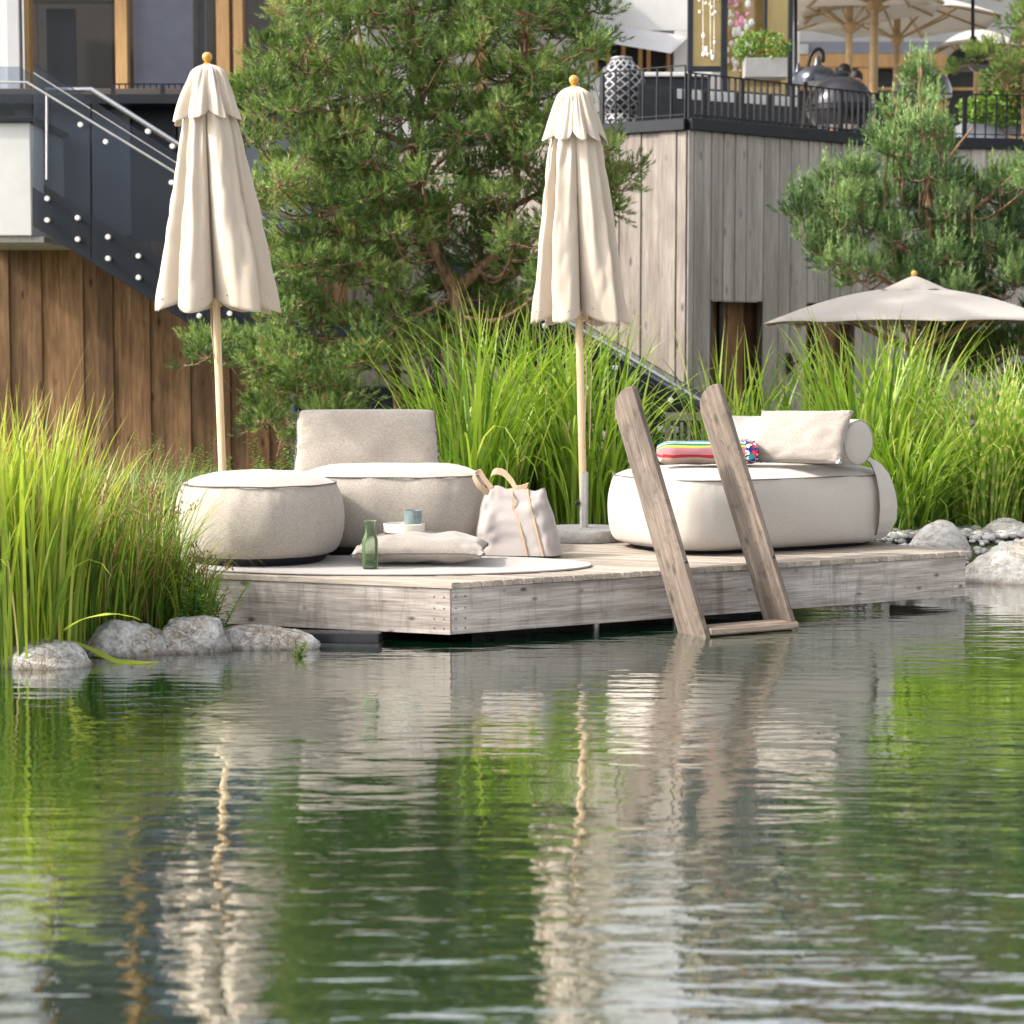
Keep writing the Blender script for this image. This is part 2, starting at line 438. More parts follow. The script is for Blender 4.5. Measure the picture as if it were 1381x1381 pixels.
M['sedge'] = leafmat('sedge_blades', [(0.0,(0.03,0.08,0.012)),(0.5,(0.11,0.22,0.022)),(0.85,(0.26,0.38,0.04)),(0.95,(0.45,0.48,0.08)),(0.99,(0.36,0.26,0.12))], 0.35, tip=(0.35,0.25,0.08))
M['seed'] = plain('sedge_seed', (0.22,0.13,0.05), 0.8)
M['shrub'] = leafmat('shrub_leaves', [(0.0,(0.04,0.10,0.015)),(0.6,(0.13,0.25,0.04)),(1.0,(0.32,0.42,0.12))], 0.3)
M['drystem'] = leafmat('dry_stems', [(0.0,(0.20,0.15,0.06)),(1.0,(0.42,0.33,0.14))], 0.3)
M['rock_grey'] = rockmat('grey_rock', (0.44,0.425,0.41), (0.70,0.69,0.675), (0.13,0.12,0.11), (0.30,0.22,0.14), 9.0)
M['rock_pale'] = rockmat('pale_rock', (0.38,0.36,0.33), (0.54,0.52,0.49), (0.20,0.18,0.155), (0.34,0.27,0.19), 5.0)
def pebblemat():
    t = NT('pebbles')
    a = t.n('Attribute', attribute_name='var').outputs['Fac']
    c = t.ramp(a, [(0.0, (0.14,0.13,0.125)), (0.5, (0.30,0.29,0.28)), (1.0, (0.50,0.475,0.44))])
    return t.done(t.principled(c, 0.75))
M['pebble'] = pebblemat()
def groundmat():
    t = NT('ground_soil'); co = t.coord('Object')
    n = t.noise(co, 3.0, 8, 0.7); n2 = t.noise(co, 0.35, 3, 0.5)
    c = t.ramp(n, [(0.35, (0.05,0.04,0.03)), (0.5, (0.11,0.10,0.06)), (0.68, (0.24,0.21,0.16))])
    c = t.mix(t.maprange(n2, 0.45, 0.6, 0.0, 0.8), c, (0.05,0.10,0.02))
    return t.done(t.principled(c, 0.95, t.bump(n, 0.6, 0.03)))
M['ground'] = groundmat()
def watermat():
    t = NT('pond_water')
    co = t.coord('Object')
    n1 = t.noise(t.mapping(co, (2.8, 9.5, 1), rot=(0, 0, 0.05)), 1.0, 1.5, 0.45, 0.25)
    n2 = t.noise(t.mapping(co, (8.0, 27.0, 1), rot=(0, 0, -0.05)), 1.0, 2, 0.55)
    n3 = t.noise(t.mapping(co, (1.1, 1.9, 1)), 1.0, 2, 0.5)
    calm = t.maprange(t.noise(t.mapping(co, (0.35, 0.5, 1), loc=(3.1, 1.7, 0)), 1.0, 2, 0.5), 0.36, 0.62, 0.35, 1.15)
    h = t.math('ADD', t.math('MULTIPLY', n1, 0.0060), t.math('MULTIPLY', n2, 0.0015))
    h = t.math('MULTIPLY', h, calm)
    h = t.math('ADD', h, t.math('MULTIPLY', n3, 0.008))
    bp = t.n('Bump', {'Height': h, 'Strength': 1.0, 'Distance': 1.0}).outputs[0]
    deep = t.noise(t.mapping(co, (0.5, 0.5, 1)), 1.0, 3, 0.5)
    c = t.ramp(deep, [(0.35, (0.002,0.014,0.006)), (0.65, (0.003,0.028,0.011))])
    body = t.principled(c, 0.015, bp, IOR=2.0, Specular_IOR_Level=0.5)
    gl = t.n('BsdfGlossy', {'Color': (0.97, 0.97, 0.96, 1), 'Roughness': 0.012, 'Normal': bp}).outputs[0]
    return t.done(t.n('MixShader', {0: 0.50, 1: body, 2: gl}).outputs[0])
M['water'] = watermat()
def towelmat():
    t = NT('striped_towel')
    v = t.n('Attribute', attribute_name='along').outputs['Fac']
    st = [(0.0,(0.55,0.42,0.36)),(0.07,(0.60,0.47,0.40)),(0.14,(0.62,0.02,0.03)),(0.21,(0.72,0.30,0.33)),(0.40,(0.85,0.72,0.06)),
          (0.47,(0.02,0.28,0.20)),(0.56,(0.80,0.82,0.80)),(0.63,(0.10,0.42,0.50)),(0.72,(0.82,0.82,0.8)),(0.78,(0.35,0.55,0.58)),(0.85,(0.10,0.45,0.55)),(0.93,(0.8,0.7,0.1))]
    c = t.ramp(v, st, 'CONSTANT')
    n = t.noise(t.coord('Object'), 260, 3, 0.6)
    c = t.mix(1.0, c, (0.5, 0.5, 0.5), 'MULTIPLY')
    return t.done(t.principled(c, 0.95, t.bump(n, 0.5, 0.004)))
M['towel'] = towelmat()
def towelend():
    t = NT('tassel_cloth')
    v = t.n('TexVoronoi', {'Vector': t.coord('Object'), 'Scale': 55.0})
    s = t.n('SeparateColor', {0: v.outputs['Color']}).outputs[0]
    c = t.ramp(s, [(0.0,(0.01,0.02,0.14)),(0.42,(0.5,0.02,0.03)),(0.55,(0.02,0.30,0.42)),(0.68,(0.75,0.75,0.72)),(0.8,(0.01,0.02,0.14)),(0.9,(0.75,0.5,0.05))], 'CONSTANT')
    return t.done(t.principled(c, 0.95, t.bump(v.outputs['Distance'], 0.8, 0.01)))
M['towelend'] = towelend()
def greenglass():
    t = NT('green_bottle_glass')
    g = t.n('BsdfTransparent', {'Color': (0.92,0.955,0.90,1)}).outputs[0]
    d = t.principled((0.16,0.24,0.13), 0.05)
    f = t.math('ADD', t.math('MULTIPLY', t.n('Fresnel', {'IOR': 1.5}).outputs[0], 0.8), 0.07, clamp=True)
    return t.done(t.n('MixShader', {0: f, 1: g, 2: d}).outputs[0])
M['bottle'] = greenglass()
M['cup'] = plain('blue_grey_glaze', (0.17,0.22,0.215), 0.3, 0, 40, 0.25)
M['tray'] = plain('cream_ceramic', (0.70,0.66,0.57), 0.5, 0, 30, 0.08)

# ================================================================== SETTING
ZD = 0.35                                    # deck top above the water
A = G(609, 786, ZD); B = G(1311, 743, ZD); C0 = G(250, 771.5, ZD)
AB = (B - A).normalized(); U = (C0 - A).normalized()
NO = Vector((AB.y, -AB.x, 0))                # outward normal of the front edge
NU = Vector((-U.y, U.x, 0)) * (1 if Vector((-U.y, U.x, 0)).dot(AB) < 0 else -1)
NL = -NU if NU.y > 0 else NU                 # outward normal of the left edge
if NL.y > 0: NL = -NL

def bank(x):
    """distance at which the pond's far bank rises"""
    pts = [(-40, 6), (-6, 9.6), (-3.2, 10.55), (-2.35, 10.95), (-2.05, 11.6), (-1.75, 12.6), (-0.6, 13.2), (1.5, 14.6), (2.9, 14.5), (3.6, 14.5), (5, 14.2), (9, 11), (40, 4)]
    for (x0, y0), (x1, y1) in zip(pts, pts[1:]):
        if x <= x1: return y0 + (y1 - y0) * (x - x0) / (x1 - x0)
    return 4
def ground_h(x, y):
    b = bank(x)
    d = y - b
    near = -2.5 - y                          # bank on the viewer's side, behind the camera
    side = abs(x) - 17
    land = max(d, near, side)
    h = 0.30 if x > -4 else 0.30
    t = max(0, min(1, (land + 0.35) / 0.75)); t = t * t * (3 - 2 * t)
    z = -1.2 + (h + 1.2) * t
    return z + 0.03 * mnoise.noise(Vector((x * 0.8, y * 0.8, 0)))
xs = sorted(set([-400, -150, -60, -40] + [round(-24 + 0.4 * i, 2) for i in range(121)] + [40, 60, 150, 400]))
ys = sorted(set([-150, -60, -30, -12] + [round(-6 + 0.4 * i, 2) for i in range(35)] + [round(8 + 0.2 * i, 2) for i in range(60)] + [round(20 + i, 2) for i in range(20)] + [45, 60, 100, 200, 450]))
gb = MB()
for y in ys:
    for x in xs: gb.v.append((x, y, ground_h(x, y)))
nx = len(xs)
for j in range(len(ys) - 1):
    for i in range(nx - 1):
        q = j * nx + i
        gb.f.append((q, q + 1, q + nx + 1, q + nx))
gb.build('ground', M['ground'], smooth=True)['kind'] = 'structure'
wb = MB(); wb.add([(-30, -8, 0), (30, -8, 0), (30, 17, 0), (-30, 17, 0)], [(0, 1, 2, 3)])
wb.build('water', M['water'])['kind'] = 'structure'

def board(name, mat, parent, a, b, w, h, up=(0,0,1), bevel=0.002):
    """one board from a to b; local X runs along it"""
    a, b = Vector(a), Vector(b); d = b - a; L = d.length; d.normalize()
    sd = d.cross(Vector(up)).normalized(); u = sd.cross(d)
    mb = MB().box((0, 0, 0), (L, w, h))
    me = mb.mesh(name, bevel=bevel)
    Mx = Matrix((d, sd, u)).transposed().to_4x4(); Mx.translation = (a + b) / 2
    return link(name, me, parent, Mx, mat)

# ------------------------------------------------------------------ the deck
deck = thing('wooden_deck', 'grey weathered timber deck built over the pond water', 'deck', (A + AB * 1.5 + U * 0.8))
poly = [A, B, B + U * 0.55 + Vector((0.12, 0.25, 0)), Vector((2.1, 15.0, ZD)), Vector((-1.2, 15.3, ZD)), Vector((-2.9, 13.9, ZD)), A + U * 2.15]
poly = [Vector((p.x, p.y, 0)) for p in poly]
def clip(pl, n, d, keep_le=True):
    out = []
    for i in range(len(pl)):
        p, q = pl[i], pl[(i + 1) % len(pl)]
        dp, dq = n.dot(p) - d, n.dot(q) - d
        if not keep_le: dp, dq = -dp, -dq
        if dp <= 0: out.append(p)
        if (dp < 0) != (dq < 0) and abs(dp - dq) > 1e-9: out.append(p + (q - p) * (dp / (dp - dq)))
    return out
NI = -NL                                       # inward from the left edge
s0 = NI.dot(Vector((A.x, A.y, 0)))
smax = max(NI.dot(p) for p in poly)
bw = 0.067 * abs(NI.dot(AB)) * 1.0
k = 0
while s0 + k * bw < smax - 0.01:
    pl = clip(clip(poly, NI, s0 + k * bw, False), NI, s0 + (k + 1) * bw - 0.006)
    if len(pl) >= 3:
        c = sum(pl, Vector()) / len(pl)
        rot = Matrix((U, Vector((-U.y, U.x, 0)), Vector((0, 0, 1))))      # world -> local (rows)
        jig = random.uniform(-0.004, 0.004); dz = random.uniform(-0.0015, 0.0015)
        lp = [rot @ (p - c) for p in pl]
        if sum(lp[i].x * lp[(i+1) % len(lp)].y - lp[(i+1) % len(lp)].x * lp[i].y for i in range(len(lp))) < 0: lp.reverse()
        me = MB().prism([(p.x + jig, p.y) for p in lp], -0.033, 0).mesh('plank', bevel=0.0025)
        Mx = rot.transposed().to_4x4(); Mx.translation = Vector((c.x, c.y, ZD + dz))
        link('plank', me, deck, Mx, M['deck'])
    k += 1
def zv(v, z): return Vector((v.x, v.y, z))
fh = 0.262
off = -0.045
# fascia boards: front right one, front left one, right end one, and hidden backs
fa = A - NO * 0.045 + AB * 0.010; fb = B - NO * 0.045 - AB * 0.03
f1 = board('fascia_board', M['fascia'], deck, zv(fa, ZD - 0.036 - fh/2), zv(fb, ZD - 0.036 - fh/2), 0.04, fh)
tag(f1, 'grey front fascia board with dark knots')
fa2 = A - NL * 0.03 - AB * 0.0 + U * 0.012; fb2 = A + U * 2.13 - NL * 0.03
f2 = board('fascia_board', M['fascia'], deck, zv(fa2, ZD - 0.036 - fh/2), zv(fb2, ZD - 0.036 - fh/2), 0.04, fh)
tag(f2, 'warm brown fascia board of the short side')
fa3 = B - NO * 0.07 - AB * 0.05; fb3 = poly[2] - AB * 0.06
board('fascia_board', M['fascia'], deck, zv(fa3, ZD - 0.036 - fh/2), zv(fb3, ZD - 0.036 - fh/2), 0.04, fh)
for kx in (0.03, 0.09):
    for dz in (0.085, 0.15, 0.21, 0.265):
        for base_, dn, nn_ in ((A - NO * 0.024 + AB * (0.01 + kx), AB, NO),):
            MB().sphere(zv(base_, ZD - dz), 0.0045, 8, 5).build('screw', M['black'], deck, smooth=True)
        MB().sphere(zv(A + U * (0.02 + kx) - NL * 0.010, ZD - dz), 0.0045, 8, 5).build('screw', M['black'], deck, smooth=True)
# dark supports under the deck
sa = A - NO * 0.55 + AB * 0.35; sb = A - NO * 0.55 + AB * ((G(1206, 820, 0.15) - A).dot(AB))
board('support_beam', M['steelblack'], deck, zv(sa, -0.05), zv(sb, -0.05), 0.3, 0.5, bevel=0.01)
sa2 = A + U * 0.45 - NL * 0.16; sb2 = A + U * 1.9 - NL * 0.16
board('support_beam', M['steelblack'], deck, zv(sa2, -0.09), zv(sb2, -0.09), 0.25, 0.27, bevel=0.01)
for px in (808, 957):
    p = G(px, 846, 0.0); p = A + AB * ((p - A).dot(AB)) - NO * 0.25
    MB().tube([zv(p, -0.6), zv(p, 0.3)], 0.022, 10).build('support_post', M['galv'], deck, smooth=True)
# black liner box showing under the left edge
la = G(427, 866, 0.0); lb = G(513, 868, 0.0)
liner = MB().bar(zv(la + Vector((-0.35, 0.02, 0)), 0.022), zv(lb, 0.022), 0.12, 0.088).bar(zv(la + Vector((-0.35, -0.01, 0)), 0.0), zv(lb + Vector((0.01, -0.03, 0)), 0.0), 0.16, 0.016)
tag(liner.build('pond_edge_channel', M['steelblack'], bevel=0.006, O=zv(la, 0)), 'black metal edging channel under the left side of the deck', 'edging')

# ------------------------------------------------------------------ pool ladder
def on_edge(px):
    """point of the front deck edge seen at photo column px"""
    r = ray(px, 760); r = Vector((r.x, r.y, 0))
    a2 = Vector((A.x, A.y, 0))
    det = AB.x * (-r.y) - (-r.x) * AB.y
    t = (-a2.x * (-r.y) - (-r.x) * (-a2.y)) / det
    return a2 + AB * t
lad = thing('pool_ladder', 'rustic wooden pool ladder leaning up from the water over the deck edge', 'ladder', on_edge(945))
LEAN = R(29)
ax = (Vector((0, 0, 1)) * math.cos(LEAN) - NO * math.sin(LEAN))      # up along a leg
wx = (Vector((0, 0, 1)) * math.sin(LEAN) + NO * math.cos(LEAN))      # across the wide face, outward
LW = 0.25
legs = []
for i, (px, top) in enumerate(((889, 1.02), (1006, 1.03))):
    e = zv(on_edge(px), ZD - 0.02) + NO * 0.012
    # outline in (t along ax, s along wx): s from 0 (back edge) to LW
    zt = top / math.cos(LEAN)
    out = [(-0.95, 0), (zt - 0.10, 0), (zt - 0.035, 0.03), (zt - 0.008, 0.075), (zt, 0.135), (zt - 0.012, 0.205), (zt - 0.03, LW - 0.006), (zt - 0.05, LW), (-0.95, LW)]
    th = 0.045
    mb = MB()
    n = len(out)
    # local frame: x along ax, y along wx, z along AB
    vs = [(t, s, 0) for t, s in out] + [(t, s, th) for t, s in out]
    mb.add(vs, [tuple(range(n))[::-1], tuple(range(n, 2*n))] + [(j, (j+1) % n, n + (j+1) % n, n + j) for j in range(n)])
    me = mb.mesh('leg', bevel=0.008)
    Mx = Matrix((ax, wx, AB)).transposed().to_4x4(); Mx.translation = e
    link('leg', me, lad, Mx, M['ladder'])
    legs.append(e)
for zz, nm in ((0.028, 'rung'), (-0.28, 'rung'), (-0.58, 'rung')):
    t = (zz - legs[0].z) / math.cos(LEAN)
    mid = LW * 0.72
    ra = legs[0] + ax * (t - mid * math.tan(LEAN)) + wx * mid + AB * 0.045
    rb = legs[1] + ax * (t - mid * math.tan(LEAN)) + wx * mid + AB * 0.055
    board(nm, M['wetwood'], lad, zv(ra, zz), zv(rb, zz), 0.17, 0.045, bevel=0.01)
for e in legs:
    t = (0.30 - e.z) / math.cos(LEAN)
    q = e + ax * t + wx * (LW) + AB * 0.022
    MB().sphere(q, 0.012, 10, 6).build('bolt', M['black'], lad, smooth=True)

# ------------------------------------------------------------------ soft furniture
def sgnpow(v, p): return math.copysign(abs(v) ** p, v)
def plan(a, b, n, N=96):
    return [(a * sgnpow(math.cos(2*math.pi*k/N), 2/n), b * sgnpow(math.sin(2*math.pi*k/N), 2/n)) for k in range(N)]
def puff_mesh(name, a, b, n, prof, wr=0.006, seed=0.0, N=160, wf=7.0):
    """loft of a superellipse plan; prof = (inset, z); ends are closed by a point"""
    mb = MB(); base = 0
    # refine the profile with Catmull-Rom
    P2 = []
    for i in range(len(prof) - 1):
        p0 = prof[max(i-1, 0)]; p1 = prof[i]; p2 = prof[i+1]; p3 = prof[min(i+2, len(prof)-1)]
        for s in range(4):
            t = s / 4
            P2.append(tuple(0.5*((2*p1[j]) + (-p0[j]+p2[j])*t + (2*p0[j]-5*p1[j]+4*p2[j]-p3[j])*t*t + (-p0[j]+3*p1[j]-3*p2[j]+p3[j])*t**3) for j in (0, 1)))
    P2.append(prof[-1])
    m = min(a, b)
    for ins, z in P2:
        fa = max((a - ins) / a, 0.0) if ins < m * 0.6 else max((m - ins) / m, 0) * 1.0
        aa = max(a - ins, 0.001) if ins < m * 0.6 else None
        if aa is None:                           # towards the centre keep proportion
            k0 = (m - ins) / (m * 0.4); aa = (a - m * 0.6) * k0; bb = (b - m * 0.6) * k0
        else: bb = max(b - ins, 0.001)
        for x, y in plan(aa, bb, n, N):
            L = math.hypot(x, y) + 1e-6
            w = mnoise.noise(Vector((x * wf, y * wf, z * wf * 0.35 + seed))) * wr + mnoise.noise(Vector((x * wf * 3, y * wf * 3, z * 4 + seed))) * wr * 0.35
            th_ = math.atan2(y, x)
            pleat = mnoise.noise(Vector((math.cos(th_) * 17 * max(aa, .01) / 0.5, math.sin(th_) * 17 * max(bb, .01) / 0.5, seed))) * 0.0055 * wr / 0.008
            w += pleat * (math.exp(-((z - 0.435) / 0.04) ** 2) + 0.7 * math.exp(-((z - 0.11) / 0.03) ** 2))
            mb.v.append((x + x / L * w, y + y / L * w, z + w * 0.6))
    for i in range(len(P2) - 1):
        for k2 in range(N):
            q = i * N
            mb.f.append((q + k2, q + (k2+1) % N, q + N + (k2+1) % N, q + N + k2))
    mb.f.append(tuple(range(N))[::-1]); mb.f.append(tuple((len(P2)-1) * N + k2 for k2 in range(N)))
    return mb.mesh(name, smooth=80)
def seam(name, a, b, n, z, r, parent, Mx, mat='piping', wig=0.004, seed=0):
    pts = [Vector((x, y, z + wig * mnoise.noise(Vector((x * 5, y * 5, seed))))) for x, y in plan(a, b, n, 120)]
    pts.append(pts[0].copy())
    me = MB().tube(pts, r, 6, caps=False).mesh(name, smooth=True)
    return link(name, me, parent, Mx, M[mat])
def place(c, dirv=None):
    Mx = Matrix.Identity(4)
    if dirv is not None:
        d = Vector(dirv).normalized(); s = Vector((-d.y, d.x, 0))
        Mx = Matrix((d, s, Vector((0, 0, 1)))).transposed().to_4x4()
    Mx.translation = c
    return Mx

# round ottoman
oc = Vector(((350.5 - CX) / FPX * 12.62, 12.56, ZD + 0.012))
ott = thing('ottoman', 'round linen pouf ottoman near the left end of the deck', 'ottoman', oc)
prof = [(0.11, 0.045), (0.045, 0.075), (0.008, 0.17), (0.0, 0.27), (0.012, 0.38), (0.045, 0.465), (0.062, 0.485), (0.16, 0.525), (0.30, 0.552), (0.515, 0.56)]
link('cushion', puff_mesh('cushion', 0.52, 0.52, 2.0, prof, 0.008, 1.0), ott, place(oc), M['linen'])
seam('piping', 0.474, 0.474, 2.0, 0.484, 0.0048, ott, place(oc))
seam('hem', 0.487, 0.487, 2.0, 0.100, 0.002, ott, place(oc), 'strap')
MB().lathe([(0.38, 0.0), (0.405, 0.018), (0.43, 0.052), (0.40, 0.062)], 64, oc).build('base', M['black'], ott, smooth=True)

# lounge chair: wide seat with a thick back
chc = Vector(((529 - CX) / FPX * 13.5, 13.42, ZD + 0.01))
cha = thing('lounge_chair', 'linen lounge chair with upright back cushion behind the round ottoman', 'lounge chair', chc)
cd = Vector((1, 0.03, 0))
prof = [(0.10, 0.04), (0.04, 0.07), (0.006, 0.16), (0.0, 0.27), (0.01, 0.39), (0.035, 0.475), (0.05, 0.495), (0.15, 0.535), (0.30, 0.555), (0.5, 0.56)]
link('seat', puff_mesh('seat', 0.625, 0.54, 3.2, prof, 0.008, 4.0), cha, place(chc, cd), M['linen'])
seam('piping', 0.587, 0.502, 3.2, 0.494, 0.0048, cha, place(chc, cd), seed=3)
link('base', puff_mesh('base', 0.53, 0.45, 3.2, [(0.0, 0.0), (-0.01, 0.03), (-0.01, 0.055)], 0), cha, place(chc, cd), M['black'])
def block_cushion(name, w, d, h, wr, seed, tilt_top=0.0):
    """upright padded block: width w, depth d, height h; the top is narrower by tilt_top"""
    mb = MB(); n, m = 40, 30
    def pt(u, v, front):
        e = (1 - abs(u) ** 7) ** 0.5; f = (1 - abs(2 * v - 1) ** 9) ** 0.5
        wr1 = mnoise.noise(Vector((u * 2.2, v * 3, seed))) * wr
        ed = max(0, 1 - (1 - abs(u)) * 5) * mnoise.noise(Vector((u * 3, v * 24, seed + 5))) * wr * 1.6
        dd = d / 2 * (0.55 + 0.45 * e * f) * (1.0 - 0.12 * v)
        x = u * w / 2 * (1 - tilt_top * v) * (0.975 + 0.025 * f)
        z = h * v - 0.012 * (1 - e) * (1 if v > .5 else -1)
        return (x, (-1 if front else 1) * (dd + wr1 + ed), z)
    for fr in (True, False):
        b = len(mb.v)
        for j in range(m + 1):
            for i in range(n + 1):
                mb.v.append(pt(-1 + 2 * i / n, j / m, fr))
        for j in range(m):
            for i in range(n):
                q = b + j * (n + 1) + i; f = (q, q + 1, q + n + 2, q + n + 1)
                mb.f.append(f if fr else f[::-1])
    N1 = (n + 1) * (m + 1)
    rim = [i for i in range(n + 1)] + [j * (n + 1) + n for j in range(1, m + 1)] + [m * (n + 1) + i for i in range(n - 1, -1, -1)] + [j * (n + 1) for j in range(m - 1, 0, -1)]
    for a_, b_ in zip(rim, rim[1:] + rim[:1]): mb.f.append((b_, a_, a_ + N1, b_ + N1))
    return mb.mesh(name, smooth=60)
bl = Vector(((496 - CX) / FPX * 13.7, 13.62, ZD + 0.36))
bkM = place(bl, Vector((1, 0.10, 0))) @ Matrix.Rotation(R(-7), 4, 'X')
bk = link('backrest', block_cushion('backrest', 0.99, 0.30, 0.555, 0.018, 2.0, 0.075), cha, bkM, M['linen'])
for sx in (-1, 1):
    pts = [Vector((sx * 0.495 * (1 - 0.075 * v) - sx * 0.004, -0.086 * (1 - 0.12 * v) - 0.003, 0.555 * v)) for v in [i / 14 for i in range(15)]]
    link('piping', MB().tube(pts, 0.0042, 6).mesh('piping', smooth=True), bk, bkM, M['piping'])

# daybed
dc = Vector(((1013 - CX) / FPX * 13.75, 13.72, ZD + 0.008))
bed = thing('daybed', 'off-white padded daybed at the right end of the deck', 'daybed', dc)
dM = place(dc, AB)
prof = [(0.12, 0.022), (0.045, 0.05), (0.012, 0.13), (0.0, 0.27), (0.008, 0.38), (0.034, 0.462), (0.046, 0.478), (0.15, 0.512), (0.32, 0.535), (0.58, 0.542)]
link('mattress', puff_mesh('mattress', 0.95, 0.60, 4.0, prof, 0.0125, 9.0, 220, 4.2), bed, dM, M['offwhite'])
seam('piping', 0.912, 0.562, 4.0, 0.475, 0.0045, bed, dM, seed=8)
link('base', puff_mesh('base', 0.80, 0.45, 4.0, [(0.0, 0.0), (-0.02, 0.015), (-0.025, 0.04)], 0), bed, dM, M['black'])
seam('hem', 0.918, 0.568, 4.0, 0.085, 0.0022, bed, dM, 'strap', seed=8)
# strap of fabric that ties the bolster down at the right end
sp = []
sx0 = 0.60
for i in range(41):
    t = i / 40
    ang = math.pi * 0.5 * 0
    pr = [(0.40, 0.60), (0.52, 0.545), (0.575, 0.47), (0.61, 0.36), (0.618, 0.26), (0.605, 0.16), (0.56, 0.075), (0.47, 0.05)]
    f = t * (len(pr) - 1); j = min(int(f), len(pr) - 2); g = f - j
    yy = pr[j][0] * (1 - g) + pr[j+1][0] * g; zz = pr[j][1] * (1 - g) + pr[j+1][1] * g
    sp.append((yy, zz, t))
mbs = MB()
for yy, zz, t in sp:
    wl = 0.055 + 0.19 * math.sin(min(t, 0.85) / 0.85 * math.pi * 0.55) - max(0, t - 0.7) * 0.5
    cx = sx0 + 0.02 + 0.05 * t
    for k2 in range(13):
        s = k2 / 12
        X = cx - wl * 0.2 + wl * s * 1.0
        # follow the superellipse plan
        lim = 0.60 * (1 - min(abs(X) / 0.955, 0.999) ** 4.0) ** (1 / 4.0)
        Y = -min(yy, lim + (yy - 0.60) + 0.012) - 0.004
        mbs.v.append((X, Y, zz + 0.003))
for i in range(40):
    for k2 in range(12):
        q = i * 13 + k2; mbs.f.append((q, q + 1, q + 14, q + 13))
link('strap', mbs.mesh('strap', smooth=True), bed, dM, M['offwhite'])
link('piping', MB().tube([Vector(mbs.v[i * 13]) + Vector((0, -0.002, 0)) for i in range(41)], 0.004, 6).mesh('piping', smooth=True), bed, dM, M['piping'])
# bolster
bo_n = G(1158, 598, ZD + 0.70); 
axis_b = Vector((-AB.y * 0.80 - 0.22, AB.x * 0.80, 0)).normalized()
bn = P(1160, 597, 13.45); bf = bn + axis_b * 1.18
mb = MB(); r = 0.153
prof_b = [(0.004, 0.0), (0.09, -0.004), (0.133, 0.004), (0.148, 0.018), (r, 0.04), (r + 0.003, 0.3), (r + 0.004, 0.6), (r + 0.002, 0.9), (r, 1.14), (0.148, 1.165), (0.13, 1.18), (0.004, 1.19)]
mb.lathe(prof_b, 48)
bM = Matrix((Vector((0,0,1)), axis_b.cross(Vector((0,0,1))) * -1, axis_b)).transposed().to_4x4(); bM.translation = bn
bol = link('bolster', mb.mesh('bolster', smooth=60), None, bM, M['offwhite'])
tag(bol, 'off-white cylindrical bolster lying across the right end of the daybed', 'bolster')
me = MB().tube([Vector((0.147 * math.cos(k2/40*2*math.pi), 0.147 * math.sin(k2/40*2*math.pi), 0.014)) for k2 in range(41)], 0.0035, 5, False).mesh('piping', smooth=True)
link('piping', me, bol, bM, M['linen_light'])

def pillow_mesh(name, w, h, th, wr, seed, n=44, ear=0.05, flat=0.0):
    mb = MB()
    def pt(u, v, s):
        q = (1 - abs(u) ** 2.6) * (1 - abs(v) ** 2.6)
        t = th / 2 * max(q, 0) ** 0.42
        edge = 1 - ear * ((1 - abs(u) ** 2) * abs(v) ** 1.5)
        edge2 = 1 - ear * ((1 - abs(v) ** 2) * abs(u) ** 1.5)
        ww = mnoise.noise(Vector((u * 3, v * 3, seed + s))) * wr * (0.3 + min(1, q * 3)) 
        cr = (abs(u) * abs(v)) ** 1.5 * mnoise.noise(Vector((u * 14, v * 14, seed + 9))) * wr * 1.5
        sg = -1 if (s < 0 and flat) else 1
        return (u * w / 2 * edge2, v * h / 2 * edge, s * (t * (1 - (flat if s < 0 else 0))) + ww + cr)
    for s in (1, -1):
        b = len(mb.v)
        for j in range(n + 1):
            for i in range(n + 1):
                u = math.sin((-1 + 2 * i / n) * math.pi / 2); v = math.sin((-1 + 2 * j / n) * math.pi / 2)
                mb.v.append(pt(u, v, s))
        for j in range(n):
            for i in range(n):
                q = b + j * (n + 1) + i; f = (q, q + 1, q + n + 2, q + n + 1)
                mb.f.append(f if s > 0 else f[::-1])
    N1 = (n + 1) ** 2
    rim = [i for i in range(n + 1)] + [j * (n + 1) + n for j in range(1, n + 1)] + [n * (n + 1) + i for i in range(n - 1, -1, -1)] + [j * (n + 1) for j in range(n - 1, 0, -1)]
    for a_, b_ in zip(rim, rim[1:] + rim[:1]): mb.f.append((b_, a_, a_ + N1, b_ + N1))
    rp = [Vector(mb.v[i]) * 0.5 + Vector(mb.v[i + N1]) * 0.5 for i in rim]
    return mb.mesh(name, smooth=70), rp + [rp[0]]
# pillow that leans against the bolster
pc = P(1080, 589, 13.42)
pn = Vector((-0.42, -0.72, 0.55)).normalized()         # its front normal
px_ = Vector((0.93, -0.30, 0.0)).normalized(); px_ = (px_ - pn * px_.dot(pn)).normalized(); py_ = pn.cross(px_)
me, rp = pillow_mesh('pillow', 0.64, 0.40, 0.15, 0.012, 3.3)
pM = Matrix((px_, py_, pn)).transposed().to_4x4() @ Matrix.Rotation(R(-6), 4, 'Z'); pM.translation = pc
pil = tag(link('pillow', me, None, pM, M['linen_light']), 'grey linen pillow leaning against the bolster on the daybed', 'pillow')
link('piping', MB().tube(rp, 0.003, 5, False).mesh('piping', smooth=True), pil, pM, M['linen_light'])
lab = MB().box((0.30, -0.19, 0.012), (0.02, 0.03, 0.002)).mesh('tag')
link('tag', lab, pil, pM, M['wet_label'])
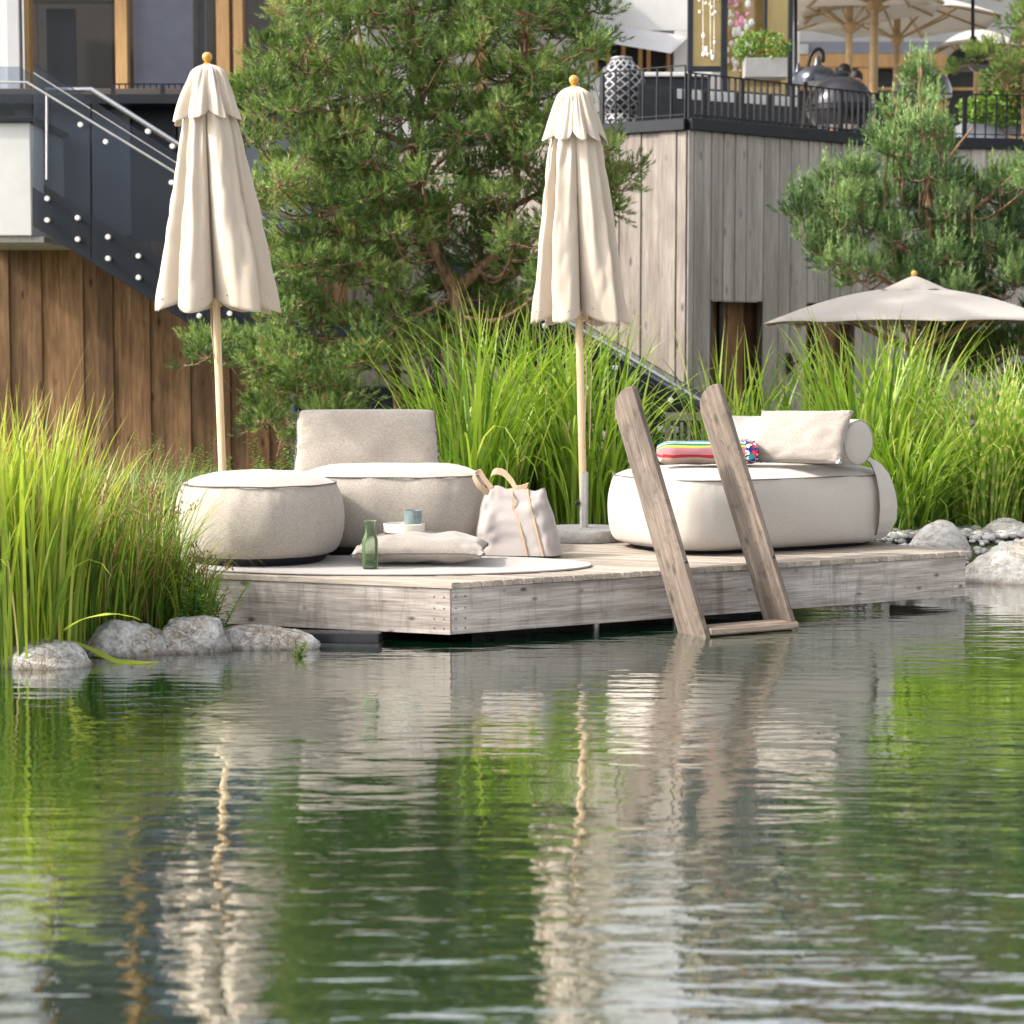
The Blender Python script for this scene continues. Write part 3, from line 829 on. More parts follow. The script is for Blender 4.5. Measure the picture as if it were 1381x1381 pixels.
# floor cushion with tray and cup
fc = Vector(((568 - CX) / FPX * 12.45, 12.42, ZD + 0.096))
me, rp = pillow_mesh('floor_cushion', 0.80, 0.60, 0.21, 0.016, 7.7, ear=0.07, flat=0.30)
fM = place(fc, Vector((1, -0.02, 0)))
flo = tag(link('floor_cushion', me, None, fM, M['linen_light']), 'plump linen cushion lying flat on the rug in front of the chair', 'cushion')
link('piping', MB().tube(rp, 0.0035, 5, False).mesh('piping', smooth=True), flo, fM, M['piping'])
tc = Vector(((544.5 - CX) / FPX * 12.5, 12.5, ZD + 0.192))
MBt = MB().lathe([(0.0, 0.0), (0.118, 0.0), (0.127, 0.006), (0.128, 0.055), (0.121, 0.057), (0.118, 0.012), (0.0, 0.012)], 48, tc)
tag(MBt.build('round_tray', M['tray'], smooth=40, O=tc), 'small round cream tray on top of the floor cushion', 'tray')
cc = tc + Vector((0.055, -0.01, 0.0125))
tag(MB().lathe([(0.0, 0.0), (0.046, 0.0), (0.052, 0.006), (0.057, 0.125), (0.052, 0.126), (0.047, 0.012), (0.0, 0.012)], 36, cc).build('cup', M['cup'], smooth=40, O=cc), 'blue-grey ceramic cup standing in the cream tray', 'cup')
# carafe
bc = Vector(((498.5 - CX) / FPX * 12.08, 12.06, ZD + 0.014))
pb = [(0.0, 0.0), (0.040, 0.0), (0.046, 0.008), (0.0475, 0.02), (0.0475, 0.165), (0.044, 0.185), (0.034, 0.205), (0.029, 0.225), (0.0285, 0.262), (0.036, 0.284), (0.040, 0.286), (0.0365, 0.283), (0.0255, 0.26), (0.026, 0.225), (0.031, 0.203), (0.041, 0.183), (0.0445, 0.163), (0.0445, 0.02), (0.040, 0.012), (0.0, 0.012)]
tag(MB().lathe(pb, 40, bc).build('glass_carafe', M['bottle'], smooth=60, O=bc), 'green glass carafe standing on the rug beside the floor cushion', 'carafe')
# oval rug
rc = G(527, 763, ZD + 0.003)
rr = G(790, 764.5, ZD + 0.003)
ra_ = 1.215; rb_ = 0.56
pl = [(rc.x + ra_ * math.cos(2*math.pi*k2/96), rc.y + rb_ * math.sin(2*math.pi*k2/96)) for k2 in range(96)]
rug = MB().prism(pl, ZD + 0.003, ZD + 0.013)
ro = rug.build('rug', M['rug'], bevel=0.003, O=rc); tag(ro, 'thin oval pale grey rug on the deck under ottoman and cushion', 'rug')
link('edging', MB().tube([Vector((p[0], p[1], ZD + 0.009)) for p in pl + [pl[0]]], 0.006, 6, False).mesh('edging', smooth=True, O=rc), ro, Matrix.Translation(rc), M['totecloth'])

# towel roll on the daybed
tw = P(952, 617, 13.42)
tM = place(Vector((tw.x, tw.y, ZD + 0.565)), Vector((1, 0.12, 0)))
tow = thing('folded_towel', 'folded striped towel with colourful patterned end on the daybed', 'towel', Vector((tw.x, tw.y, ZD + 0.565)))
def towel_mesh(x0, x1, ryy, rz, n=26, m=40, wr=0.004):
    mb = MB(); al = []
    for i in range(n + 1):
        t = i / n; x = x0 + (x1 - x0) * t
        e = 1 - 0.25 * max(0, 1 - t * 7) ** 2
        for k2 in range(m):
            w = 2 * math.pi * k2 / m
            c, s = math.cos(w), math.sin(w)
            y = ryy * sgnpow(c, 0.75) * e; z = rz * (1 + sgnpow(s, 0.8) * e)
            q = mnoise.noise(Vector((x * 9, y * 14, z * 14))) * wr * 2
            mb.v.append((x + q, y + q, z + q)); al.append(min(max((z - 0.01) / (2 * rz), 0), 0.999) * 0.55 + (0.45 * (0.5 + 0.5 * c) if s > 0 else 0))
    for i in range(n):
        for k2 in range(m):
            q = i * m; mb.f.append((q + k2, q + (k2+1) % m, q + m + (k2+1) % m, q + m + k2))
    mb.f.append(tuple(range(m))); mb.f.append(tuple(n * m + k2 for k2 in range(m))[::-1])
    return mb, al
mb, al = towel_mesh(-0.31, 0.235, 0.13, 0.075)
me = mb.mesh('towel_roll', smooth=60)
at = me.attributes.new('along', 'FLOAT', 'POINT'); at.data.foreach_set('value', al)
link('striped_fold', me, tow, tM, M['towel'])
mb, al = towel_mesh(0.225, 0.315, 0.137, 0.078, n=8, wr=0.006)
link('patterned_end', mb.mesh('towel_end', smooth=60), tow, tM, M['towelend'])
tas = MB()
for k2 in range(46):
    w = random.uniform(0, 2 * math.pi)
    tas.sphere((0.315 + random.uniform(-0.004, 0.012), 0.12 * math.cos(w) * random.uniform(.4, 1), 0.078 + 0.07 * math.sin(w) * random.uniform(.5, 1)), 0.011, 8, 5)
link('pompom_trim', tas.mesh('pompoms', smooth=True), tow, tM, M['towelend'])['kind'] = 'stuff'

# tote bag
bg = Vector(((700 - CX) / FPX * 12.95, 12.93, ZD + 0.004))
bag = thing('tote_bag', 'pale canvas tote bag with tan webbing handles standing beside the chair', 'bag', bg)
mb = MB(); n, m = 26, 96
def bagpt(t, w):
    hw = 0.268 * (1 - t) + 0.185 * t + 0.012 * math.sin(3 * t); hd = 0.125 * (1 - t) ** 0.7 + 0.02
    c, s = math.cos(w), math.sin(w)
    x = hw * sgnpow(c, 0.35) ; y = hd * sgnpow(s, 0.5)
    x += -0.005 * t + 0.06 * t * t * (1 if x > 0 else -1) * 0
    z = 0.015 + 0.425 * t - 0.03 * t * (x + 0.17) * 1.2
    q = mnoise.noise(Vector((x * 9, y * 9 + 3, z * 7))) * 0.034 + mnoise.noise(Vector((x * 20, y * 20, z * 16))) * 0.016
    q *= min(1, t * 6)
    y += q * (1 if s >= 0 else -1) * (1.0 if t < .95 else .4)
    if t > 0.9: z += 0.012 * math.sin(x * 40)
    return Vector((x - 0.02 * t, y, z))
for j in range(n + 1):
    for k2 in range(m): mb.v.append(tuple(bagpt(j / n, 2 * math.pi * (k2 + 0.5) / m)))
for j in range(n):
    for k2 in range(m):
        q = j * m; mb.f.append((q + k2, q + (k2+1) % m, q + m + (k2+1) % m, q + m + k2))
mb.f.append(tuple(range(m))[::-1])
gM = place(bg, Vector((0.93, -0.16, 0)))
link('body', mb.mesh('bag_body', smooth=70), bag, gM, M['totecloth'])
def front_line(x0, x1, n_=22):
    out = []
    for i in range(n_ + 1):
        t = i / n_; xt = x0 + (x1 - x0) * t
        hw = 0.268 * t + 0.185 * (1 - t) + 0.012 * math.sin(3 * (1 - t))
        cq = max(-0.999, min(0.999, math.copysign(abs((xt + 0.02 * (1 - t)) / hw) ** (1 / 0.35), xt)))
        out.append(bagpt(1 - t, -math.acos(cq)) + Vector((0, -0.006, 0)))
    return out
for x0, x1 in ((-0.04, 0.075), (0.06, 0.175)):
    line = front_line(x0, x1); mbw = MB()
    for p in line:
        mbw.v += [(p.x - 0.008, p.y - 0.003, p.z), (p.x + 0.008, p.y - 0.003, p.z)]
    for i in range(len(line) - 1): mbw.f.append((2*i, 2*i+1, 2*i+3, 2*i+2))
    link('webbing_stripe', mbw.mesh('webbing', smooth=True), bag, gM, M['strap'])
def ribbon(pts, w, side):
    mbr = MB(); side = Vector(side).normalized()
    for p in pts:
        p = Vector(p); mbr.v += [tuple(p - side * w / 2), tuple(p + side * w / 2), tuple(p + side * w / 2 + Vector((0, .004, .003))), tuple(p - side * w / 2 + Vector((0, .004, .003)))]
    for i in range(len(pts) - 1):
        for k2 in range(4): mbr.f.append((4*i + k2, 4*i + (k2+1) % 4, 4*i + 4 + (k2+1) % 4, 4*i + 4 + k2))
    return mbr.mesh('handle', smooth=50)
def smooth_pts(c, n_=8):
    out = []
    c = [Vector(p) for p in c]
    for i in range(len(c) - 1):
        p0 = c[max(i-1, 0)]; p1 = c[i]; p2 = c[i+1]; p3 = c[min(i+2, len(c)-1)]
        for s in range(n_):
            t = s / n_
            out.append(0.5*((2*p1) + (-p0+p2)*t + (2*p0-5*p1+4*p2-p3)*t*t + (-p0+3*p1-3*p2+p3)*t**3))
    return out + [c[-1]]
link('handle', ribbon(smooth_pts([(-0.19, -0.03, 0.40), (-0.25, -0.05, 0.45), (-0.285, -0.04, 0.515), (-0.25, -0.03, 0.535), (-0.22, -0.03, 0.49), (-0.17, -0.03, 0.43)]), 0.034, (0.55, 0, 0.8)), bag, gM, M['strap'])
link('handle', ribbon(smooth_pts([(-0.20, 0.02, 0.46), (-0.17, 0.0, 0.53), (-0.10, -0.01, 0.53), (-0.04, -0.02, 0.47), (-0.01, -0.03, 0.43), (0.06, -0.03, 0.45)]), 0.04, (0.3, 0, 0.9)), bag, gM, M['strap'])
MB().tube([gM @ (bagpt(j / 20, math.pi * 1.0 + 0.35) + Vector((-0.002, -0.002, 0))) for j in range(21)], 0.003, 5).build('piping', M['linen'], bag, smooth=True)

# ------------------------------------------------------------------ closed parasols
def closed_parasol(Y, px_top, y_top, px_pole_b, y_deck, wid, label, seed, skirt_w, base=True, bh=0.085, tube=True):
    foot = P(px_pole_b, y_deck, Y); foot.z = ZD + 0.002
    top = P(px_top, y_top, Y)
    root = thing('closed_parasol', label, 'parasol', foot, 'closed cream parasols standing on the deck')
    axis = (top - foot)
    def on(z): return foot + axis * ((z - foot.z) / axis.z)
    zt = top.z
    sc = Y / FPX
    hem = zt - (412 - 70) * (14.15 / FPX) * (1.0 if Y > 13.8 else 1.0)
    hem = zt - 1.70
    sk = zt - 0.46
    # pole
    MB().tube([foot + Vector((0, 0, 0.10)), on(hem - 0.05), on(zt - 0.09)], 0.026, 16).build('pole', M['pole'], root, smooth=True, O=foot)
    f0 = on(zt - 0.10)
    MB().lathe([(0.0, 0.0), (0.036, 0.0), (0.040, 0.014), (0.024, 0.024), (0.016, 0.031), (0.022, 0.038), (0.031, 0.052), (0.034, 0.066), (0.031, 0.082), (0.018, 0.096), (0.0, 0.100)], 24, f0 - Vector((0,0,0.0))).build('finial', M['finial'], root, smooth=True, O=f0)
    def cloth(name, z1, z0, r1, r0, amp0, amp1, sd, scal, n=288, m=64, power=0.8, parent=root, close=1.0, dome=False, pl=1.0):
        mb = MB(); rs = random.Random(sd)
        off = [rs.uniform(-0.16, 0.16) for _ in range(8)]; am = [rs.uniform(0.45, 1.4) for _ in range(8)]; shift = rs.uniform(0, 0.8)
        zz = [rs.uniform(-0.012, 0.012) for _ in range(8)]
        bulge = [rs.uniform(-0.045, 0.055) for _ in range(8)]
        for j in range(m + 1):
            t = j / m
            for k2 in range(n):
                f = k2 / n * 8
                i0 = int(f) % 8; g = f - int(f)
                # each panel bulges out and folds back over its neighbour
                amp = amp0 + (amp1 - amp0) * t
                gg = g ** (0.7 + 0.5 * am[i0] * (0.25 + t))
                fold = abs(math.sin(math.pi * gg)) ** power
                a_ = amp * (am[i0] * 0.5 + am[(i0 + 1) % 8] * 0.5 if g > 0.5 else am[i0])
                pl2 = math.sin(f * 2 * math.pi * 2.5 + sd + 1.5 * math.sin(f * 0.9 + sd)) * 0.5 + math.sin(f * 2 * math.pi * 1.37 + 2 * sd) * 0.5
                rad = (r1 + (r0 - r1) * t ** 0.93) * (1 - a_ * (1 - fold)) + bulge[i0] * t * fold * 0.7 + pl * pl2 * 0.016 * min(1, t * 3) * (1.2 - 0.4 * t)
                if dome: rad *= min(1.0, 0.42 + 1.9 * t ** 0.55) if t < 0.2 else 1.0
                tq = 2 * math.pi * (f / 8)
                th = tq + 0.20 * math.sin(2 * tq + sd) + 0.10 * math.sin(3 * tq + 2 * sd) + shift + off[i0] * math.sin(math.pi * g) + 0.10 * t * math.sin(f * 2.1 + sd)
                z = z1 + (z0 - z1) * t
                z += -scal * t * (1 - abs(2 * g - 1)) ** 0.8 * 0.0 + scal * t ** 3 * (1 - fold) * 0.9 + zz[i0] * t * t * fold
                w = mnoise.noise(Vector((math.cos(th) * 1.7, math.sin(th) * 1.7, z * 1.6 + sd))) * 0.045 * t + abs(mnoise.noise(Vector((math.cos(th) * 3.5, math.sin(th) * 3.5, z * 4.5 + 2 * sd)))) * 0.018 + mnoise.noise(Vector((math.cos(th) * 7, math.sin(th) * 7, z * 2.5 + sd))) * 0.008
                c = on(z)
                mb.v.append((c.x + (rad + w) * math.cos(th), c.y + (rad + w) * math.sin(th), z))
        for j in range(m):
            for k2 in range(n):
                q = j * n; mb.f.append((q + k2, q + n + k2, q + n + (k2+1) % n, q + (k2+1) % n))
        if close: mb.f.append(tuple(range(n)))
        me = mb.mesh(name, smooth=True, O=foot)
        o = link(name, me, parent, Matrix.Translation(foot), M['canvas'])
        md = o.modifiers.new('thick', 'SOLIDIFY'); md.thickness = 0.004
        return o, mb, n, m
    can, mb, n, m = cloth('canopy', zt - 0.16, hem, 0.115, wid, 0.10, 0.62, seed, 0.11, power=0.62)
    # a darker hem line of small eyelets
    ey = MB()
    for k2 in range(0, n, n // 16):
        ey.sphere(Vector(mb.v[(m - 3) * n + (k2 + 9) % n]), 0.007, 6, 4)
    ey.build('eyelets', M['steel'], can, O=foot)['kind'] = 'stuff'
    cloth('top_skirt', zt - 0.085, sk, 0.088, skirt_w, 0.05, 0.34, seed + 5, 0.075, m=30, power=0.7, dome=True, pl=0.35)
    # ribs seen below the hem
    for k2 in range(8):
        th = 2 * math.pi * k2 / 8 + 0.3
        d = Vector((math.cos(th), math.sin(th), 0))
        MB().bar(on(zt - 0.35) + d * 0.05, on(hem + 0.035) + d * (wid * 0.50), 0.012, 0.02).build('rib', M['rib'], root, O=foot)
    # cord
    c0 = on(hem + 0.1) + Vector((-0.03, -0.035, 0)); 
    if seed == 21:
        MB().tube([c0, c0 + Vector((0.004, 0, -0.2)), c0 + Vector((0.022, 0, -0.40))], 0.005, 6).tube([c0 + Vector((0.022, 0, -0.40)) + Vector((0.018 * math.cos(a_), 0, -0.02 + 0.018 * math.sin(a_))) for a_ in [1.6 - 0.35 * q for q in range(-1, 9)]], 0.003, 5).build('cord', M['strap'], root, smooth=True, O=foot)
    else:
        for dx in (0.05, 0.085):
            c1 = on(hem + 0.1) + Vector((dx, -0.03, 0))
            MB().tube([c1, c1 + Vector((0.002, 0, -0.5)), c1 + Vector((-0.01, 0, -0.95))], 0.0035, 5).build('cord', M['strap'], root, smooth=True, O=foot)
    if tube: MB().lathe([(0.030, 0.0), (0.031, 0.30), (0.031, 0.385), (0.027, 0.387)], 20, foot + Vector((0, 0, bh))).build('sleeve', M['galv'], root, smooth=True, O=foot)
    if tube:
        k0 = foot + Vector((-0.03, -0.01, bh + 0.17))
        MB().sphere(k0 + Vector((-0.022, 0, 0)), 0.022, 12, 8, (0.6, 1, 1)).tube([k0, k0 + Vector((-0.02, 0, 0))], 0.007, 8).build('knob', M['navy'], root, smooth=True, O=foot)
    MB().lathe([(0.0, 0.0), (0.295, 0.0), (0.30, 0.008), (0.30, bh - 0.012), (0.29, bh), (0.0, bh)], 64, foot).build('base_plate', M['concrete'], root, smooth=40, O=foot)
    return root
closed_parasol(13.55, 279, 70, 303.5, 746, 0.405, 'left one of two closed cream parasols, behind the round ottoman', 21, 0.255)
closed_parasol(14.1, 773.5, 101, 787.5, 727.5, 0.335, 'right one of two closed cream parasols, on concrete disc behind the tote bag', 34, 0.215)

# ================================================================== BUILDINGS BEHIND
def V2(px, Y): return ((px - CX) / FPX) * Y * 1.0
def Zat(py, Y): return P(CX, py, Y).z
def vplank(parent, x0, x1, Yc, z0, z1, mat, dirv=Vector((1, 0, 0)), org=None, th=0.024, proud=0.0, bevel=0.004):
    """vertical board of a wall; x0/x1 are distances along dirv from org"""
    nrm = Vector((dirv.y, -dirv.x, 0))
    c = org + dirv * ((x0 + x1) / 2) + nrm * (proud + th / 2)
    me = MB().box((0, 0, 0), (z1 - z0, (x1 - x0) - 0.0035, th)).mesh('plank', bevel=bevel)
    # local X up, Y along the wall, Z the wall's outward normal
    Mx = Matrix((Vector((0, 0, 1)), dirv, Vector((0,0,1)).cross(dirv))).transposed().to_4x4()
    Mx.translation = Vector((c.x, c.y, (z0 + z1) / 2))
    return link('plank', me, parent, Mx, mat)

# ---- timber wall under the right-hand terrace: corners (plan)
def XY(px, Y): p = P(px, 480, Y); return Vector((p.x, p.y, 0))
TZ = 4.22
W0, W1, W2, W3 = XY(385, 25.6), XY(925, 22.6), XY(1180, 24.4), XY(1520, 25.0)
wall = thing('timber_wall', 'tall wall of weathered vertical boards carrying the restaurant terrace', 'wall', W1)
rs = random.Random(5)
def clad(org, end, z0, z1, mats, wmin, wmax, holes=(), batten=True):
    d = (end - org); L = d.length; d.normalize(); s = 0.0; i = 0
    while s < L - 0.02:
        w = min(rs.uniform(wmin, wmax), L - s)
        if L - s - w < 0.05: w = L - s
        mid = s + w / 2; zz0 = z0
        for h0, h1, hz in holes:
            if h0 - 0.02 < mid < h1 + 0.02: zz0 = hz
        pr = 0.0 if i % 2 == 0 else rs.choice([0.012, 0.016])
        vplank(wall_parent, s, s + w, 0, zz0, z1, mats[i % len(mats)] if rs.random() < 0.8 else rs.choice(mats), d, org, proud=pr)
        s += w; i += 1
wall_parent = wall
clad(W0, W1, 0.2, TZ - 0.1, [M['tanwall']], 0.09, 0.26)
d12 = (W2 - W1); L12 = d12.length; d12n = d12.normalized()
def along(px, org, d):
    r = ray(px, 480); r = Vector((r.x, r.y, 0)); det = d.x * (-r.y) + r.x * d.y
    return (-org.x * (-r.y) - (-r.x) * (-org.y)) / det
h1 = (along(961, W1, d12n), along(1025, W1, d12n), 2.24)
h2 = (along(1085, W1, d12n), along(1150, W1, d12n), 2.24)
clad(W1, W2, 0.2, TZ - 0.1, [M['greywall']], 0.06, 0.14, (h1, h2))
clad(W2, W3, 0.2, TZ - 0.1, [M['greywall']], 0.10, 0.20)
# backing behind the boards so that joints read dark, split around the openings
def backing(o, e, z0, z1, parent):
    d = (e - o).normalized(); n = Vector((d.y, -d.x, 0))
    MB().bar(zv(o - n * 0.03, (z0 + z1) / 2), zv(e - n * 0.03, (z0 + z1) / 2), 0.05, z1 - z0).build('wall_backing', M['dark_in'], parent)
backing(W0, W1, 0.1, TZ - 0.12, wall)
pp = [0, h1[0], h1[1], h2[0], h2[1], L12]
for a_, b_, z_ in ((pp[0], pp[1], 0.1), (pp[1], pp[2], 2.24), (pp[2], pp[3], 0.1), (pp[3], pp[4], 2.24), (pp[4], pp[5], 0.1)):
    backing(W1 + d12n * a_, W1 + d12n * b_, z_, TZ - 0.12, wall)
backing(W2, W3, 0.1, TZ - 0.12, wall)
# recessed wooden doors in the openings
n12 = Vector((d12n.y, -d12n.x, 0))
for h, lbl in ((h1, 'brown door recessed in the grey timber wall'), (h2, 'brown door recessed behind the open parasol')):
    o = W1 + d12n * (h[0] - 0.12) - n12 * 0.20; e = W1 + d12n * (h[1] + 0.14) - n12 * 0.20
    dr = thing('door', 'recessed brown board door', None, o); dr.parent = None
    dr['label'] = lbl; del_cat = True
    dr.parent = wall; dr.matrix_basis = Wm(wall).inverted() @ Matrix.Translation(o)
    Ld = (e - o).length; dd = (e - o).normalized()
    nb = 4
    for q in range(nb):
        x0 = Ld * q / nb; x1 = Ld * (q + 1) / nb
        vplank(dr, x0, x1, 0, 0.25, 2.24, M['brownwall'], dd, o, proud=0.0 if q % 2 else 0.01)
    MB().bar(zv(o + dd * (Ld * 0.36) + n12 * 0.06, 0.25), zv(o + dd * (Ld * 0.36) + n12 * 0.06, 2.24), 0.045, 0.05, up=tuple(dd)).build('door_post', M['rail'], dr)
    MB().bar(zv(o + n12 * 0.08, 2.275), zv(e + n12 * 0.08, 2.275), 0.16, 0.06).build('lintel', M['coping'], dr)
hnd = W1 + d12n * along(1060, W1, d12n) + n12 * 0.06
tag(MB().bar(zv(hnd, 1.42), zv(hnd, 1.66), 0.07, 0.05, up=tuple(d12n)).tube([zv(hnd + n12*.04, 1.54), zv(hnd + n12*.09, 1.54), zv(hnd + n12*.09 + d12n*.05, 1.56)], 0.016, 8).build('wall_lamp', M['rail'], O=zv(hnd, 1.54)), 'small dark wall lamp on the grey boards between the two doors', 'lamp')

# coping and terrace floor
def coping(o, e, parent, z=TZ, h=0.13, w=0.22, ext=0.0):
    d = (e - o).normalized(); n = Vector((d.y, -d.x, 0))
    MB().bar(zv(o - d * ext - n * 0.03, z - h / 2), zv(e + d * ext - n * 0.03, z - h / 2), w, h).build('coping', M['coping'], parent, bevel=0.006)
coping(W0, W1, wall, TZ - 0.002); coping(W1, W2, wall, TZ); coping(W2, W3, wall, TZ - 0.004)
tf = MB().prism([(W0.x, W0.y + .1), (W1.x, W1.y + .12), (W2.x, W2.y + .12), (W3.x, W3.y + .12), (W3.x + 3, 46), (W0.x, 46)], 3.9, TZ - 0.15)
tf.build('terrace_floor', M['concrete'])['kind'] = 'structure'
# railings
def railing(o, e, label, n_bar, h=0.46, z=TZ, every=8, post_z=None, name='metal_railing', grp=None):
    d = (e - o); L = d.length; d.normalize(); nn = Vector((d.y, -d.x, 0))
    rt = thing(name, label, 'railing', zv(o, z), grp)
    MB().bar(zv(o, z + h), zv(e, z + h), 0.04, 0.012).build('top_rail', M['rail'], rt)
    MB().bar(zv(o, z + 0.05), zv(e, z + 0.05), 0.03, 0.010).build('bottom_rail', M['rail'], rt)
    me = MB().box((0, 0, (h) / 2 ), (0.012, 0.028, h - 0.014)).mesh('bar')
    me2 = MB().box((0, 0, (h) / 2 ), (0.045, 0.045, h - 0.012)).mesh('post')
    for i in range(n_bar + 1):
        c = zv(o + d * (L * i / n_bar), z + 0.001)
        Mx = place(c, d)
        if i % every == 0: link('post', me2, rt, Mx, M['rail'] if not me2.materials else None)
        else: link('bar', me, rt, Mx, M['rail'] if not me.materials else None)
    return rt
railing(W0 + Vector((0.3, 0, 0)), W1 + Vector((-0.02, 0.05, 0)), 'dark bar railing on the tan wall behind the lattice lantern', 30, 0.58)
railing(W1 + Vector((0.02, 0.05, 0)), W2 + Vector((-0.02, 0.05, 0)), 'dark bar railing on the wall in front of the flower cabinet and grill', 30, 0.50)
railing(W2 + Vector((0.02, 0.05, 0)), W3 + Vector((0, 0.05, 0)), 'dark bar railing on the wall before the hedge trough', 24, 0.52)
# dark panel screen behind the middle rail
o_, e_ = W1 + Vector((-0.5, 0.6, 0)), W1 + d12n * along(1085, W1, d12n) + Vector((0, 0.55, 0))
scr = thing('planter_screen', 'dark grey panelled screen with pale slots behind the railing', 'screen', zv(o_, TZ))
dd = (e_ - o_); Ls = dd.length; dd.normalize(); ns = Vector((dd.y, -dd.x, 0))
npn = 5
for q in range(npn):
    a_ = o_ + dd * (Ls * q / npn); b_ = o_ + dd * (Ls * (q + 1) / npn - 0.03)
    MB().bar(zv(a_, TZ + 0.17), zv(b_, TZ + 0.17), 0.04, 0.56).build('panel', M['steelblack'], scr)
    if q > 0:
        for j in range(4):
            c = a_ + dd * (Ls / npn * (0.12 + 0.2 * j)) + ns * 0.03
            MB().bar(zv(c, TZ + 0.37), zv(c + dd * 0.055, TZ + 0.37), 0.012, 0.11).build('slot', M['plaster'], scr)
# back table top (pale slab) left of the cabinet
MBp = MB().box(tuple(P(902, 104, 24.8) + Vector((0, 0, 0))), (1.0, 0.5, 0.05))
bt = thing('side_board', 'dark sideboard with pale stone top left of the bronze cabinet', 'sideboard', P(902, 130, 24.8))
MBp.build('top', M['plaster_grey'], bt, bevel=0.008)
MB().box(tuple(P(902, 104, 24.8) - Vector((0, 0, 0.40))), (0.9, 0.42, 0.72)).build('body', M['navy'], bt, bevel=0.008)
ch = thing('terrace_chair', 'pale slatted armchair behind the railing beside the lantern', 'chair', P(880, 160, 24.0))
for q in range(6):
    x = 862 + q * 7
    MB().bar(P(x, 162, 23.9), P(x + 1, 141 if q < 4 else 146, 24.0), 0.03, 0.02).build('slat', M['planter'], ch)
MB().bar(P(858, 150, 23.95), P(902, 152, 23.95), 0.03, 0.03).build('top_rail', M['planter'], ch)
MB().box(tuple(P(880, 170, 24.1)), (0.4, 0.4, 0.05)).build('seat', M['planter'], ch)

# lattice lantern
lp = P(838, 166, 23.9); lp.z = TZ - 0.1
lan = thing('lattice_lantern', 'big rounded lattice lantern of grey bands behind the railing', 'lantern', lp)
Rr = 31 / FPX * 23.9
def lan_r(t): # t 0 bottom 1 top ; two bulges
    pts = [(0, 0.55), (0.06, 0.85), (0.16, 1.0), (0.26, 0.86), (0.33, 0.66), (0.38, 0.88), (0.48, 1.02), (0.62, 1.06), (0.76, 1.0), (0.88, 0.82), (0.95, 0.55), (1.0, 0.42)]
    for (a_, b_), (c_, d_) in zip(pts, pts[1:]):
        if t <= c_:
            f = (t - a_) / (c_ - a_); f = f * f * (3 - 2 * f); return (b_ + (d_ - b_) * f) * Rr
    return 0.42 * Rr
H = 0.92
MB().lathe([(lan_r(i / 24) * 0.86, H * i / 24) for i in range(25)], 28, lp).build('liner', M['basket_dark'], lan, smooth=True, O=lp)
for sgn in (1, -1):
    for q in range(13):
        pts = []
        for i in range(29):
            t = i / 28; w = 2 * math.pi * q / 13 + sgn * t * 4.4
            rr_ = lan_r(t) * (0.97 if sgn > 0 else 0.94)
            pts.append(lp + Vector((rr_ * math.cos(w), rr_ * math.sin(w), H * t)))
        mbl = MB()
        for i, p in enumerate(pts):
            rad = (p - lp); rad.z = 0; rad.normalize(); tv = Vector((-rad.y, rad.x, 0))
            mbl.v += [tuple(p - tv * 0.013), tuple(p + tv * 0.013), tuple(p + tv * 0.013 + rad * .006), tuple(p - tv * 0.013 + rad * .006)]
        for i in range(28):
            for k2 in range(4): mbl.f.append((4*i+k2, 4*i+(k2+1) % 4, 4*i+4+(k2+1) % 4, 4*i+4+k2))
        mbl.build('band', M['basket'], lan, O=lp)
MB().tube([lp + Vector((0.42*Rr*math.cos(a_/20*6.2832), 0.42*Rr*math.sin(a_/20*6.2832), H + 0.01)) for a_ in range(21)], 0.016, 6, False).build('rim', M['basket'], lan, smooth=True, O=lp)

# bronze flower cabinet (tall glazed frame)
YB = 25.2
def fr(name, px0, px1, py0, py1, Y, th, mat, parent, dy=0.0):
    a_ = P(px0, py0, Y); b_ = P(px1, py1, Y)
    return MB().box(((a_.x + b_.x) / 2, Y + dy, (a_.z + b_.z) / 2), (abs(b_.x - a_.x), th, abs(a_.z - b_.z))).build(name, mat, parent, bevel=0.004)
cab = thing('glazed_cabinet', 'tall dark framed cabinet with bronze mirror panels and hanging flowers', 'cabinet', P(995, 160, YB))
for x0, x1, y0, y1 in ((928, 934, -90, 97), (973, 980, -90, 122), (1031, 1034, -90, 44), (1064, 1068, -90, 138)):
    fr('frame', x0, x1, y0, y1, YB, 0.09, M['navy'], cab)
fr('frame', 928, 980, 90, 97, YB, 0.085, M['navy'], cab)
fr('frame', 928, 1068, -96, -88, YB, 0.10, M['navy'], cab)
fr('panel', 934.2, 972.8, -87, 89.8, YB, 0.03, M['bronze'], cab)
fr('panel', 1034.3, 1063.7, -87, 110, YB, 0.03, M['bronze'], cab, 0.02)
pa = fr('panel', 980.3, 1063.8, 96, 135, YB, 0.04, M['bronze'], cab)
fr('back_panel', 980, 1064, -88, 136, YB + 0.5, 0.04, M['bronze'], cab)
